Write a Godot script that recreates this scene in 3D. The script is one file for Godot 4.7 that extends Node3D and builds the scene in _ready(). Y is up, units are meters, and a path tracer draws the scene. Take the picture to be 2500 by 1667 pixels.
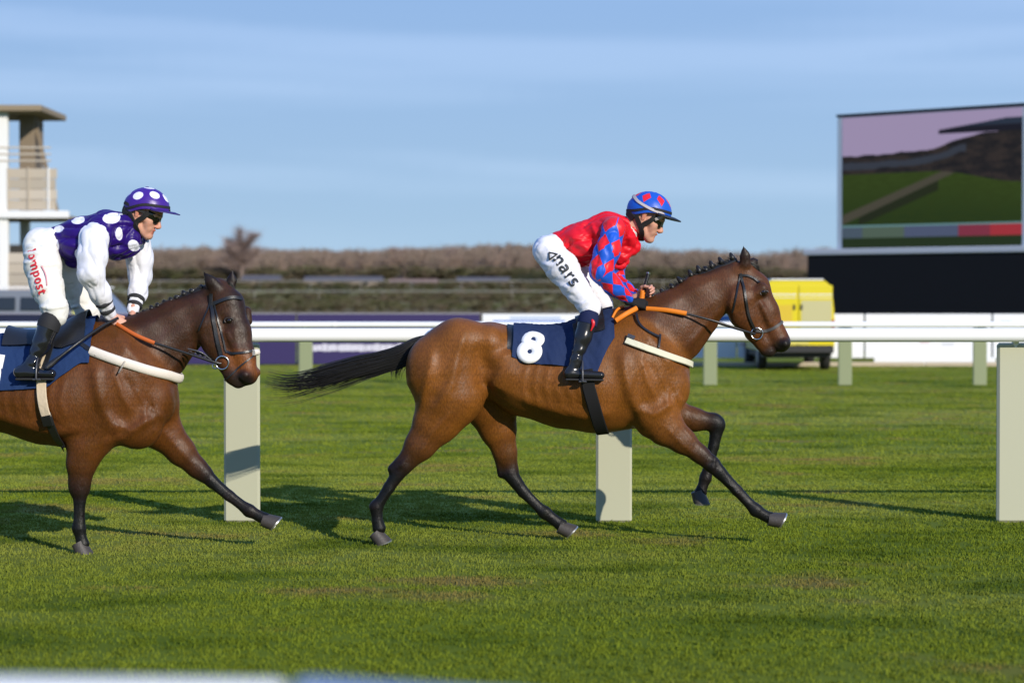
extends Node3D
# A race on a turf course, seen from beside the track. Everything is in metres, y up; the two horses run towards +x.

const EYE := 1.55          # height of the camera
const HORIZON := 731.0     # tracing sheets: row of the horizon
var rng := RandomNumberGenerator.new()
var used := {}
var mats := {}


# ---------------------------------------------------------------- a solid made of tapered limbs that melt into each other
class Field:
	var o: Vector3
	var c: float
	var nx: int
	var ny: int
	var nz: int
	var d := PackedFloat32Array()
	var id := PackedByteArray()
	var w := PackedFloat32Array()

	func _init(lo: Vector3, hi: Vector3, cell: float) -> void:
		o = lo
		c = cell
		nx = int(ceil((hi.x - lo.x) / c)) + 1
		ny = int(ceil((hi.y - lo.y) / c)) + 1
		nz = int(ceil((hi.z - lo.z) / c)) + 1
		d.resize(nx * ny * nz)
		d.fill(10.0)
		id.resize(nx * ny * nz)
		w.resize(nx * ny * nz)

	func bone(a: Vector3, b: Vector3, ra: float, rb: float, k: float, fz := 1.0, n := 0, wa := 0.0, wb := 0.0, cut := false) -> void:
		var m := k + c * 2.5
		var rm := maxf(ra, rb)
		var i0 := clampi(int(floor((minf(a.x, b.x) - rm - m - o.x) / c)), 0, nx - 1)
		var i1 := clampi(int(ceil((maxf(a.x, b.x) + rm + m - o.x) / c)), 0, nx - 1)
		var j0 := clampi(int(floor((minf(a.y, b.y) - rm - m - o.y) / c)), 0, ny - 1)
		var j1 := clampi(int(ceil((maxf(a.y, b.y) + rm + m - o.y) / c)), 0, ny - 1)
		var zc := (a.z + b.z) * 0.5
		var l0 := clampi(int(floor((minf(a.z, b.z) - (rm + m) * maxf(fz, 0.4) - o.z) / c)), 0, nz - 1)
		var l1 := clampi(int(ceil((maxf(a.z, b.z) + (rm + m) * maxf(fz, 0.4) - o.z) / c)), 0, nz - 1)
		var az := (a.z - zc) / fz
		var bax := b.x - a.x
		var bay := b.y - a.y
		var baz := (b.z - zc) / fz - az
		var inv := 1.0 / maxf(bax * bax + bay * bay + baz * baz, 1e-9)
		var dr := rb - ra
		for l in range(l0, l1 + 1):
			var paz := (o.z + l * c - zc) / fz - az
			for j in range(j0, j1 + 1):
				var pay := o.y + j * c - a.y
				var dyz := pay * bay + paz * baz
				var q := (l * ny + j) * nx + i0
				var pax := o.x + i0 * c - a.x
				for i in range(i0, i1 + 1):
					var t := clampf((pax * bax + dyz) * inv, 0.0, 1.0)
					var qx := pax - bax * t
					var qy := pay - bay * t
					var qz := paz - baz * t
					var dd := sqrt(qx * qx + qy * qy + qz * qz) - ra - dr * t
					var e := d[q]
					if cut:
						var hc := k - absf(e + dd)
						var mc := maxf(e, -dd)
						if hc > 0.0:
							mc += hc * hc / (4.0 * k)
						d[q] = mc
					elif dd < e + k:
						if dd < e:
							id[q] = n
							w[q] = wa + (wb - wa) * t
						var h := k - absf(e - dd)
						d[q] = minf(e, dd) - (h * h / (4.0 * k) if h > 0.0 else 0.0)
					q += 1
					pax += c

	func at(p: Vector3) -> float:
		var x := (p.x - o.x) / c
		var y := (p.y - o.y) / c
		var z := (p.z - o.z) / c
		var i := int(floor(x))
		var j := int(floor(y))
		var l := int(floor(z))
		if i < 0 or j < 0 or l < 0 or i >= nx - 1 or j >= ny - 1 or l >= nz - 1:
			return 1.0
		x -= i
		y -= j
		z -= l
		var q := (l * ny + j) * nx + i
		var s := nx * ny
		var e := lerpf(lerpf(d[q], d[q + 1], x), lerpf(d[q + nx], d[q + nx + 1], x), y)
		var f := lerpf(lerpf(d[q + s], d[q + s + 1], x), lerpf(d[q + s + nx], d[q + s + nx + 1], x), y)
		return lerpf(e, f, z)

	func grad(p: Vector3) -> Vector3:
		var e := c * 0.8
		var g := Vector3(at(p + Vector3(e, 0, 0)) - at(p - Vector3(e, 0, 0)), at(p + Vector3(0, e, 0)) - at(p - Vector3(0, e, 0)), at(p + Vector3(0, 0, e)) - at(p - Vector3(0, 0, e)))
		return g.normalized() if g.length() > 1e-6 else Vector3.UP

	# from outside along dir to the skin; INF-ish when there is none
	func cast(p: Vector3, dir: Vector3, far: float) -> Vector3:
		var t := 0.0
		var step := c * 0.9
		while t < far:
			if at(p + dir * t) < 0.0:
				var a := t - step
				var b := t
				for i in 6:
					var m := (a + b) * 0.5
					if at(p + dir * m) < 0.0:
						b = m
					else:
						a = m
				return p + dir * b
			t += step
		return Vector3(1e6, 0, 0)

	# from inside outwards to the skin
	func out(p: Vector3, dir: Vector3, far: float) -> Vector3:
		var t := 0.0
		var step := c * 0.9
		while t < far:
			if at(p + dir * t) > 0.0:
				var a := maxf(t - step, 0.0)
				var b := t
				for i in 6:
					var m := (a + b) * 0.5
					if at(p + dir * m) > 0.0:
						b = m
					else:
						a = m
				return p + dir * b
			t += step
		return p + dir * far

	# one vertex in each cell that the surface crosses, one quad round each crossed edge
	func skin() -> Dictionary:
		var cells := PackedInt32Array()
		cells.resize(nx * ny * nz)
		cells.fill(-1)
		var v := PackedVector3Array()
		var vid := PackedByteArray()
		var vw := PackedFloat32Array()
		var idx := PackedInt32Array()
		var sz := nx * ny
		var lim := c * 5.0
		var off := PackedInt32Array([0, 1, nx, nx + 1, sz, sz + 1, sz + nx, sz + nx + 1])
		var ea := PackedInt32Array([0, 2, 4, 6, 0, 1, 4, 5, 0, 1, 2, 3])
		var eb := PackedInt32Array([1, 3, 5, 7, 2, 3, 6, 7, 4, 5, 6, 7])
		for l in nz - 1:
			for j in ny - 1:
				var q := (l * ny + j) * nx
				for i in nx - 1:
					var d0 := d[q]
					if d0 < lim and d0 > -lim:
						var s := d0 < 0.0
						if (d[q + 1] < 0.0) != s or (d[q + nx] < 0.0) != s or (d[q + nx + 1] < 0.0) != s or (d[q + sz] < 0.0) != s or (d[q + sz + 1] < 0.0) != s or (d[q + sz + nx] < 0.0) != s or (d[q + sz + nx + 1] < 0.0) != s:
							var sum := Vector3.ZERO
							var cnt := 0
							for e in 12:
								var p := ea[e]
								var r := eb[e]
								var dp := d[q + off[p]]
								var dq := d[q + off[r]]
								if (dp < 0.0) != (dq < 0.0):
									var t := dp / (dp - dq)
									var pp := Vector3(p & 1, (p >> 1) & 1, p >> 2)
									sum += pp.lerp(Vector3(r & 1, (r >> 1) & 1, r >> 2), t)
									cnt += 1
							sum /= cnt
							cells[q] = v.size()
							v.append(o + (Vector3(i, j, l) + sum) * c)
							var near := q + off[(1 if sum.x > 0.5 else 0) + (2 if sum.y > 0.5 else 0) + (4 if sum.z > 0.5 else 0)]
							vid.append(id[near])
							vw.append(w[near])
					q += 1
		for l in range(1, nz - 1):
			for j in range(1, ny - 1):
				var q := (l * ny + j) * nx + 1
				for i in range(1, nx - 1):
					if cells[q] >= 0:
						var s := d[q] < 0.0
						if (d[q + 1] < 0.0) != s:
							quad(idx, cells[q], cells[q - nx], cells[q - nx - sz], cells[q - sz], s)
						if (d[q + nx] < 0.0) != s:
							quad(idx, cells[q], cells[q - sz], cells[q - sz - 1], cells[q - 1], s)
						if (d[q + sz] < 0.0) != s:
							quad(idx, cells[q], cells[q - 1], cells[q - 1 - nx], cells[q - nx], s)
					q += 1
		return {"v": v, "id": vid, "w": vw, "i": idx}

	func quad(idx: PackedInt32Array, a: int, b: int, e: int, f: int, flip: bool) -> void:
		if a < 0 or b < 0 or e < 0 or f < 0:
			return
		if flip:
			idx.append_array(PackedInt32Array([a, b, e, a, e, f]))
		else:
			idx.append_array(PackedInt32Array([a, e, b, a, f, e]))


# skins of several fields joined into one mesh. Each entry: [field, displace(p, n) or null, color(p, n, id, w) or null, uv(p) or null, colour smoothing passes]
func join(parts: Array) -> ArrayMesh:
	var V := PackedVector3Array()
	var N := PackedVector3Array()
	var C := PackedColorArray()
	var U := PackedVector2Array()
	var I := PackedInt32Array()
	var with_uv := false
	for part in parts:
		var f: Field = part[0]
		var s := f.skin()
		var v: PackedVector3Array = s.v
		var idx: PackedInt32Array = s.i
		var n := normals(v, idx)
		if part[1] != null:
			var g: Callable = part[1]
			for i in v.size():
				v[i] += n[i] * float(g.call(v[i], n[i]))
			n = normals(v, idx)
		var col := PackedColorArray()
		col.resize(v.size())
		col.fill(Color.WHITE)
		if part[2] != null:
			var g: Callable = part[2]
			for i in v.size():
				col[i] = g.call(v[i], n[i], s.id[i], s.w[i])
			for k in (part[4] if part.size() > 4 else 0):
				var sum := col.duplicate()
				var cnt := PackedFloat32Array()
				cnt.resize(v.size())
				cnt.fill(1.0)
				for t in range(0, idx.size(), 3):
					var a := idx[t]
					var b := idx[t + 1]
					var e := idx[t + 2]
					sum[a] += col[b]
					sum[b] += col[e]
					sum[e] += col[a]
					cnt[a] += 1.0
					cnt[b] += 1.0
					cnt[e] += 1.0
				for i in v.size():
					col[i] = sum[i] / cnt[i]
					col[i].a = 1.0
		var uv := PackedVector2Array()
		uv.resize(v.size())
		if part.size() > 3 and part[3] != null:
			with_uv = true
			var g: Callable = part[3]
			for i in v.size():
				uv[i] = g.call(v[i])
		var base := V.size()
		V.append_array(v)
		N.append_array(n)
		C.append_array(col)
		U.append_array(uv)
		for i in idx:
			I.append(i + base)
	var arrays := []
	arrays.resize(Mesh.ARRAY_MAX)
	arrays[Mesh.ARRAY_VERTEX] = V
	arrays[Mesh.ARRAY_NORMAL] = N
	arrays[Mesh.ARRAY_COLOR] = C
	if with_uv:
		arrays[Mesh.ARRAY_TEX_UV] = U
	arrays[Mesh.ARRAY_INDEX] = I
	var m := ArrayMesh.new()
	m.add_surface_from_arrays(Mesh.PRIMITIVE_TRIANGLES, arrays)
	return m


func normals(v: PackedVector3Array, idx: PackedInt32Array) -> PackedVector3Array:
	var n := PackedVector3Array()
	n.resize(v.size())
	for t in range(0, idx.size(), 3):
		var a := v[idx[t]]
		var g := (v[idx[t + 2]] - a).cross(v[idx[t + 1]] - a)
		n[idx[t]] += g
		n[idx[t + 1]] += g
		n[idx[t + 2]] += g
	for i in n.size():
		n[i] = n[i].normalized()
	return n


# ---------------------------------------------------------------- a tracing sheet: side-view drawing units to metres
class Sheet:
	var s: float
	var z0: float
	func _init(scale: float, plane: float) -> void:
		s = scale
		z0 = plane
	func p(u: float, v: float, z := 0.0) -> Vector3:
		return Vector3((u - 1250.0) / s, 1.55 - (v - 731.0) / s, z0 + z)
	func uv(q: Vector3) -> Vector2:
		return Vector2(q.x * s + 1250.0, (1.55 - q.y) * s + 731.0)
	# points [u, v, z, r, w]; a limb through all of them
	func chain(f: Field, pts: Array, k: float, fz := 1.0, n := 0) -> void:
		for i in maxi(pts.size() - 1, 1):
			var a: Array = pts[i]
			var b: Array = pts[mini(i + 1, pts.size() - 1)]
			f.bone(p(a[0], a[1], a[2]), p(b[0], b[1], b[2]), a[3] / s, b[3] / s, k, fz, n, a[4] if a.size() > 4 else 0.0, b[4] if b.size() > 4 else 0.0)


# ridges (+) and furrows (-) drawn on a sheet: [amplitude in metres, width in drawing units, u, v, u, v, ...]
class Relief:
	var sh: Sheet
	var lines: Array = []
	func _init(s: Sheet) -> void:
		sh = s
	func add(amp: float, width: float, flat: Array) -> void:
		var pts := PackedVector2Array()
		for i in range(0, flat.size(), 2):
			pts.append(Vector2(flat[i], flat[i + 1]))
		var lo := pts[0]
		var hi := pts[0]
		for q in pts:
			lo = lo.min(q)
			hi = hi.max(q)
		lines.append([amp, 1.0 / width, pts, lo - Vector2.ONE * width * 2.2, hi + Vector2.ONE * width * 2.2])
	func height(q: Vector3, n: Vector3) -> float:
		var face := absf(n.z)
		if face < 0.12:
			return 0.0
		var e := sh.uv(q)
		var sum := 0.0
		for g in lines:
			var lo: Vector2 = g[3]
			var hi: Vector2 = g[4]
			if e.x < lo.x or e.y < lo.y or e.x > hi.x or e.y > hi.y:
				continue
			var pts: PackedVector2Array = g[2]
			var best := 1e9
			var along := 0.0
			for i in pts.size() - 1:
				var a := pts[i]
				var b := pts[i + 1] - a
				var t := clampf((e - a).dot(b) / b.length_squared(), 0.0, 1.0)
				var dd := (e - a - b * t).length()
				if dd < best:
					best = dd
					along = (i + t) / (pts.size() - 1)
			var r := best * float(g[1])
			if r < 2.2:
				sum += float(g[0]) * exp(-r * r * 1.4) * minf(1.0, minf(along, 1.0 - along) * 5.0 + 0.15)
		return sum * minf(1.0, face * 1.6)


# ---------------------------------------------------------------- objects, names, metas
func numbered(called: String) -> String:
	var n: int = used.get(called, 0)
	used[called] = n + 1
	return called if n == 0 else "%s_%03d" % [called, n]


func tag(o: Node3D, label: String, category := "", group := "", kind := "") -> Node3D:
	if label:
		o.set_meta("label", label)
	if category:
		o.set_meta("category", category)
	if group:
		o.set_meta("group", group)
	if kind:
		o.set_meta("kind", kind)
	return o


func thing(called: String, at: Vector3, label: String, category: String, group := "") -> Node3D:
	var o := Node3D.new()
	o.name = numbered(called)
	o.position = at
	add_child(o)
	tag(o, label, category, group)
	return o


# a mesh in world coordinates; under a parent it is shifted back by the parent's place
func obj(called: String, m: Mesh, mt: Material, parent: Node3D = null) -> MeshInstance3D:
	var o := MeshInstance3D.new()
	o.mesh = m
	o.material_override = null
	if m is ArrayMesh:
		for i in m.get_surface_count():
			m.surface_set_material(i, mt)
	else:
		(m as PrimitiveMesh).material = mt
	if parent == null:
		o.name = numbered(called)
		add_child(o)
	else:
		o.name = called
		parent.add_child(o, true)
		var base := Vector3.ZERO
		var q: Node = parent
		while q is Node3D and q != self:
			base += (q as Node3D).position
			q = q.get_parent()
		o.position = -base
	return o


func st() -> SurfaceTool:
	var s := SurfaceTool.new()
	s.begin(Mesh.PRIMITIVE_TRIANGLES)
	return s


func done(s: SurfaceTool) -> ArrayMesh:
	s.generate_normals()
	return s.commit()


func tri(s: SurfaceTool, a: Vector3, b: Vector3, c: Vector3) -> void:
	s.add_vertex(a)
	s.add_vertex(b)
	s.add_vertex(c)


func quad(s: SurfaceTool, a: Vector3, b: Vector3, c: Vector3, d: Vector3) -> void:
	tri(s, a, b, c)
	tri(s, a, c, d)


# box with chamfered edges
func box(s: SurfaceTool, mid: Vector3, size: Vector3, ch := 0.0, basis := Basis()) -> void:
	s.set_smooth_group(-1)
	var h := size * 0.5
	ch = minf(ch, minf(h.x, minf(h.y, h.z)) * 0.9)
	var f := func(x: float, y: float, z: float) -> Vector3: return mid + basis * Vector3(x, y, z)
	var ax := [Vector3.RIGHT, Vector3.UP, Vector3.BACK]
	var inn := h - Vector3.ONE * ch
	for a in 3:
		for sg in [-1.0, 1.0]:
			var n: Vector3 = ax[a] * h[a] * sg
			var e1: Vector3 = ax[(a + 1) % 3] * inn[(a + 1) % 3]
			var e2: Vector3 = ax[(a + 2) % 3] * inn[(a + 2) % 3]
			var q := [n - e1 - e2, n + e1 - e2, n + e1 + e2, n - e1 + e2]
			if sg > 0:
				q.reverse()
			quad(s, mid + basis * q[0], mid + basis * q[1], mid + basis * q[2], mid + basis * q[3])
	if ch <= 0.0:
		return
	for a in 3:
		var b := (a + 1) % 3
		var e := (a + 2) % 3
		for s1 in [-1.0, 1.0]:
			for s2 in [-1.0, 1.0]:
				var l: Vector3 = ax[a] * inn[a]
				var p1: Vector3 = ax[b] * h[b] * s1 + ax[e] * inn[e] * s2
				var p2: Vector3 = ax[b] * inn[b] * s1 + ax[e] * h[e] * s2
				if s1 * s2 < 0:
					quad(s, mid + basis * (p1 - l), mid + basis * (p1 + l), mid + basis * (p2 + l), mid + basis * (p2 - l))
				else:
					quad(s, mid + basis * (p2 - l), mid + basis * (p2 + l), mid + basis * (p1 + l), mid + basis * (p1 - l))
	for s1 in [-1.0, 1.0]:
		for s2 in [-1.0, 1.0]:
			for s3 in [-1.0, 1.0]:
				var k := Vector3(s1, s2, s3)
				var px := Vector3(h.x * s1, inn.y * s2, inn.z * s3)
				var py := Vector3(inn.x * s1, h.y * s2, inn.z * s3)
				var pz := Vector3(inn.x * s1, inn.y * s2, h.z * s3)
				if k.x * k.y * k.z > 0:
					tri(s, mid + basis * px, mid + basis * pz, mid + basis * py)
				else:
					tri(s, mid + basis * px, mid + basis * py, mid + basis * pz)


func box_mesh(mid: Vector3, size: Vector3, ch := 0.0, basis := Basis()) -> ArrayMesh:
	var s := st()
	box(s, mid, size, ch, basis)
	return done(s)


# smooth curve through points
func smooth(pts: Array, steps: int) -> PackedVector3Array:
	var out := PackedVector3Array()
	for i in pts.size() - 1:
		var a: Vector3 = pts[maxi(i - 1, 0)]
		var b: Vector3 = pts[i]
		var c: Vector3 = pts[i + 1]
		var d: Vector3 = pts[mini(i + 2, pts.size() - 1)]
		for k in steps:
			out.append(b.cubic_interpolate(c, a, d, float(k) / steps))
	out.append(pts[-1])
	return out


# round tube along points; r a number or one per point
func tube(s: SurfaceTool, pts: PackedVector3Array, r: Variant, sides := 8, squash := 1.0, caps := true) -> void:
	s.set_smooth_group(0)
	var rings := []
	var up := Vector3(0, 0, 1)
	for i in pts.size():
		var t := (pts[mini(i + 1, pts.size() - 1)] - pts[maxi(i - 1, 0)]).normalized()
		if absf(t.dot(up)) > 0.95:
			up = Vector3(0, 1, 0) if absf(t.y) < 0.9 else Vector3(1, 0, 0)
		var b := t.cross(up).normalized()
		up = b.cross(t).normalized()
		var rr: float = r if r is float else r[i]
		var ring := PackedVector3Array()
		for k in sides:
			var a := TAU * k / sides
			ring.append(pts[i] + (b * cos(a) + up * sin(a) * squash) * rr)
		rings.append(ring)
	for i in pts.size() - 1:
		for k in sides:
			var k2 := (k + 1) % sides
			quad(s, rings[i][k], rings[i][k2], rings[i + 1][k2], rings[i + 1][k])
	if caps:
		s.set_smooth_group(1)
		for k in range(1, sides - 1):
			tri(s, rings[0][0], rings[0][k + 1], rings[0][k])
			tri(s, rings[-1][0], rings[-1][k], rings[-1][k + 1])


func tube_mesh(pts: PackedVector3Array, r: Variant, sides := 8, squash := 1.0) -> ArrayMesh:
	var s := st()
	tube(s, pts, r, sides, squash)
	return done(s)


# a flat strap: centre points, outward normals, width and thickness
func strap(s: SurfaceTool, pts: PackedVector3Array, nrm: PackedVector3Array, width: float, thick: float, closed := false) -> void:
	s.set_smooth_group(-1)
	var n := pts.size()
	var rows := []
	for i in n:
		var a := pts[(i - 1 + n) % n] if closed else pts[maxi(i - 1, 0)]
		var b := pts[(i + 1) % n] if closed else pts[mini(i + 1, n - 1)]
		var t := (b - a).normalized()
		var side := t.cross(nrm[i]).normalized() * width * 0.5
		var up := nrm[i] * thick
		rows.append([pts[i] - side, pts[i] - side * 0.85 + up, pts[i] + side * 0.85 + up, pts[i] + side])
	for i in (n if closed else n - 1):
		var p: Array = rows[i]
		var q: Array = rows[(i + 1) % n]
		for k in 3:
			s.set_smooth_group(2 + k)
			quad(s, p[k], p[k + 1], q[k + 1], q[k])
		s.set_smooth_group(5)
		quad(s, p[3], p[0], q[0], q[3])


# material
func mat(called: String, color: Color, rough := 0.6, spec := 0.5) -> StandardMaterial3D:
	if mats.has(called):
		return mats[called]
	var m := StandardMaterial3D.new()
	m.resource_name = called
	m.albedo_color = color.linear_to_srgb()
	m.roughness = rough
	m.metallic_specular = spec
	mats[called] = m
	return m


func tinted(called: String, rough := 0.6, spec := 0.5) -> StandardMaterial3D:
	var m := mat(called, Color.WHITE, rough, spec)
	m.vertex_color_use_as_albedo = true
	return m


func noise_normal(freq: float, strength: float, sd: int, size := 256, oct := 4) -> NoiseTexture2D:
	var n := FastNoiseLite.new()
	n.seed = sd
	n.noise_type = FastNoiseLite.TYPE_SIMPLEX_SMOOTH
	n.frequency = freq
	n.fractal_octaves = oct
	var t := NoiseTexture2D.new()
	t.width = size
	t.height = size
	t.seamless = true
	t.as_normal_map = true
	t.bump_strength = strength
	t.noise = n
	return t


func noise_grey(freq: float, sd: int, lo: float, hi: float, size := 256, oct := 4) -> NoiseTexture2D:
	var n := FastNoiseLite.new()
	n.seed = sd
	n.noise_type = FastNoiseLite.TYPE_SIMPLEX_SMOOTH
	n.frequency = freq
	n.fractal_octaves = oct
	var g := Gradient.new()
	g.set_color(0, Color(lo, lo, lo))
	g.set_color(1, Color(hi, hi, hi))
	var t := NoiseTexture2D.new()
	t.width = size
	t.height = size
	t.seamless = true
	t.color_ramp = g
	t.noise = n
	return t


func relief(m: StandardMaterial3D, tex: Texture2D, scale: float, strength := 1.0, world := false) -> StandardMaterial3D:
	m.normal_enabled = true
	m.normal_texture = tex
	m.normal_scale = strength
	m.uv1_triplanar = true
	m.uv1_world_triplanar = world
	m.uv1_scale = Vector3.ONE * scale
	return m


func fnl(sd: int, freq: float, oct := 3) -> FastNoiseLite:
	var n := FastNoiseLite.new()
	n.seed = sd
	n.noise_type = FastNoiseLite.TYPE_SIMPLEX_SMOOTH
	n.frequency = freq
	n.fractal_octaves = oct
	return n


# ---------------------------------------------------------------- horses
# what both horses share: trunk, shoulders and quarters, drawn on the first sheet and moved to the second by `to`
class Trunk:
	var su := 1.0
	var sv := 1.0
	var ou := 0.0
	var ov := 0.0
	var rs := 1.0
	func _init(a := 1.0, b := 1.0, c := 0.0, d := 0.0, e := 1.0) -> void:
		su = a
		sv = b
		ou = c
		ov = d
		rs = e
	func m(pts: Array) -> Array:
		var out := []
		for q in pts:
			var r: Array = q.duplicate()
			r[0] = q[0] * su + ou
			r[1] = q[1] * sv + ov
			r[3] = q[3] * rs
			out.append(r)
		return out
	func f(flat: Array) -> Array:
		var out := []
		for i in range(0, flat.size(), 2):
			out.append(flat[i] * su + ou)
			out.append(flat[i + 1] * sv + ov)
		return out


func trunk(f: Field, sh: Sheet, t: Trunk) -> void:
	sh.chain(f, t.m([[1118, 893, 0, 106], [1195, 878, 0, 88], [1285, 905, 0, 104], [1380, 921, 0, 121], [1465, 916, 0, 137], [1545, 908, 0, 138], [1596, 930, 0, 82]]), 0.05, 0.80)
	sh.chain(f, t.m([[1545, 870, 0, 106], [1500, 830, 0, 66], [1440, 850, 0, 60]]), 0.06, 0.6)
	for z in [1.0, -1.0]:
		# point of hip, gluteals, hamstring
		sh.chain(f, t.m([[1190, 835, 0.13 * z, 42], [1120, 840, 0.11 * z, 58], [1060, 880, 0.10 * z, 62]]), 0.07, 0.9)
		# barrel
		sh.chain(f, t.m([[1290, 925, 0.05 * z, 84], [1440, 940, 0.06 * z, 104]]), 0.06, 0.95)
		# shoulder blade, upper arm, breast
		sh.chain(f, t.m([[1520, 812, 0.07 * z, 34], [1590, 880, 0.125 * z, 48], [1632, 938, 0.125 * z, 44]]), 0.05, 0.75)
		sh.chain(f, t.m([[1545, 905, 0.125 * z, 58], [1590, 985, 0.135 * z, 62]]), 0.05, 0.62)
		sh.chain(f, t.m([[1632, 938, 0.10 * z, 44], [1606, 1000, 0.13 * z, 50]]), 0.05, 0.8)
		sh.chain(f, t.m([[1645, 960, 0.06 * z, 34]]), 0.04, 0.9)


func trunk_relief(r: Relief, t: Trunk) -> void:
	var g := func(a: float, w: float, p: Array) -> void: r.add(a * 1.3, w * t.rs, t.f(p))
	g.call(-0.012, 15, [1545, 785, 1592, 835, 1645, 905])
	g.call(-0.017, 17, [1515, 850, 1520, 910, 1535, 965, 1575, 1030])
	g.call(-0.010, 11, [1552, 990, 1590, 1006, 1640, 978])
	g.call(0.007, 13, [1570, 880, 1610, 925, 1640, 975])
	g.call(-0.008, 9, [1600, 905, 1625, 950, 1622, 1000])
	g.call(-0.007, 9, [1560, 870, 1575, 930, 1600, 975])
	g.call(0.0035, 3.2, [1612, 925, 1645, 960, 1652, 995])
	g.call(-0.006, 10, [1640, 955, 1664, 985])
	g.call(-0.030, 34, [1225, 850, 1232, 905, 1205, 950])
	g.call(0.012, 22, [1165, 830, 1185, 900, 1176, 955])
	g.call(-0.010, 14, [1140, 800, 1120, 860, 1105, 930, 1060, 1010])
	g.call(-0.008, 12, [1060, 845, 1048, 920, 1030, 1000])
	g.call(0.008, 20, [1080, 840, 1078, 920, 1055, 990])
	g.call(-0.012, 16, [1245, 955, 1320, 985, 1420, 1010, 1500, 1000])
	for k in 7:
		var u := 1275.0 + k * 27
		g.call(-0.0035, 7, [u + 12, 885, u, 940, u + 14, 985])
	g.call(0.0022, 2.6, [1370, 960, 1420, 985, 1470, 1010])
	g.call(0.0022, 2.4, [1330, 950, 1350, 985, 1400, 1012])


# bay coat: the colour of the hair itself; the mask w blends towards the black points
func coat(sh: Sheet, pal: Array, sd: int) -> Callable:
	var big := fnl(sd, 5.0, 3)
	var fine := fnl(sd + 1, 60.0, 2)
	return func(p: Vector3, _n: Vector3, id: int, w: float) -> Color:
		var c: Color = pal[mini(id, pal.size() - 1)]
		c = c.lerp(Color(0.011, 0.0095, 0.009), clampf(w, 0.0, 1.0))
		var k := 1.0 + 0.34 * big.get_noise_3d(p.x, p.y * 0.6, p.z) + 0.10 * fine.get_noise_3d(p.x * 0.5, p.y, p.z)
		return Color(c.r * k, c.g * k, c.b * k)


func coat_material() -> StandardMaterial3D:
	if mats.has("coat"):
		return mats["coat"]
	var m := tinted("coat", 0.40, 0.36)
	relief(m, noise_normal(0.05, 5.0, 3, 256, 5), 5.0, 0.34)
	m.uv1_scale = Vector3(9.0, 2.6, 9.0)
	m.roughness_texture = noise_grey(0.03, 8, 0.62, 1.0)
	m.roughness = 0.60
	m.albedo_texture = noise_grey(0.045, 9, 0.62, 1.0, 256, 5)
	return m


# dark or light patches of the coat: [u, v, half width, half height, turn, colour, strength]
func patched(sh: Sheet, inner: Callable, ids: Array, spots: Array) -> Callable:
	return func(p: Vector3, n: Vector3, id: int, w: float) -> Color:
		var c: Color = inner.call(p, n, id, w)
		if id in ids:
			var q := sh.uv(p)
			for e in spots:
				var d := (q - Vector2(e[0], e[1])).rotated(-e[4])
				var r := sqrt(pow(d.x / e[2], 2.0) + pow(d.y / e[3], 2.0))
				if r < 1.4:
					c = c.lerp(e[5], float(e[6]) * (1.0 - smoothstep(0.7, 1.4, r)))
		return c


# a hoof: horn with sloping wall, and its shoe. at = middle of the sole, up = sole to coronet, toe = towards the toe
func hoof(parent: Node3D, at: Vector3, up: Vector3, toe: Vector3) -> void:
	up = up.normalized()
	toe = (toe - up * toe.dot(up)).normalized()
	var side := up.cross(toe).normalized()
	var s := st()
	s.set_smooth_group(0)
	var rows := []
	var n := 20
	for r in 5:
		var t := r / 4.0
		var ring := PackedVector3Array()
		for k in n:
			var a := TAU * k / n
			var rx := lerpf(0.062, 0.045, t)
			var rz := lerpf(0.058, 0.043, t)
			var cut := 1.0 - 0.25 * maxf(0.0, -cos(a))
			var h := lerpf(0.0, 0.078 + 0.016 * cos(a), t)
			ring.append(at + toe * (cos(a) * rx * cut - 0.032 * t) + side * sin(a) * rz + up * h)
		rows.append(ring)
	for r in 4:
		for k in n:
			var k2 := (k + 1) % n
			quad(s, rows[r][k], rows[r][k2], rows[r + 1][k2], rows[r + 1][k])
	s.set_smooth_group(1)
	for k in range(1, n - 1):
		tri(s, rows[0][0], rows[0][k], rows[0][k + 1])
		tri(s, rows[4][0], rows[4][k + 1], rows[4][k])
	var horn := mat("hoof horn", Color(0.046, 0.038, 0.032), 0.55)
	relief(horn, noise_normal(0.03, 4.0, 5, 128), 14.0, 0.4)
	var o := obj("hoof", done(s), horn, parent)
	s = st()
	var pts := PackedVector3Array()
	var nr := PackedVector3Array()
	for k in 17:
		var a := lerpf(-2.3, 2.3, k / 16.0)
		pts.append(at - up * 0.001 + toe * cos(a) * 0.050 + side * sin(a) * 0.047)
		nr.append(-up)
	strap(s, pts, nr, 0.024, 0.009)
	var steel := mat("worn shoe metal", Color(0.50, 0.49, 0.47), 0.34)
	steel.metallic = 0.9
	obj("horseshoe", done(s), steel, o)


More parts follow.
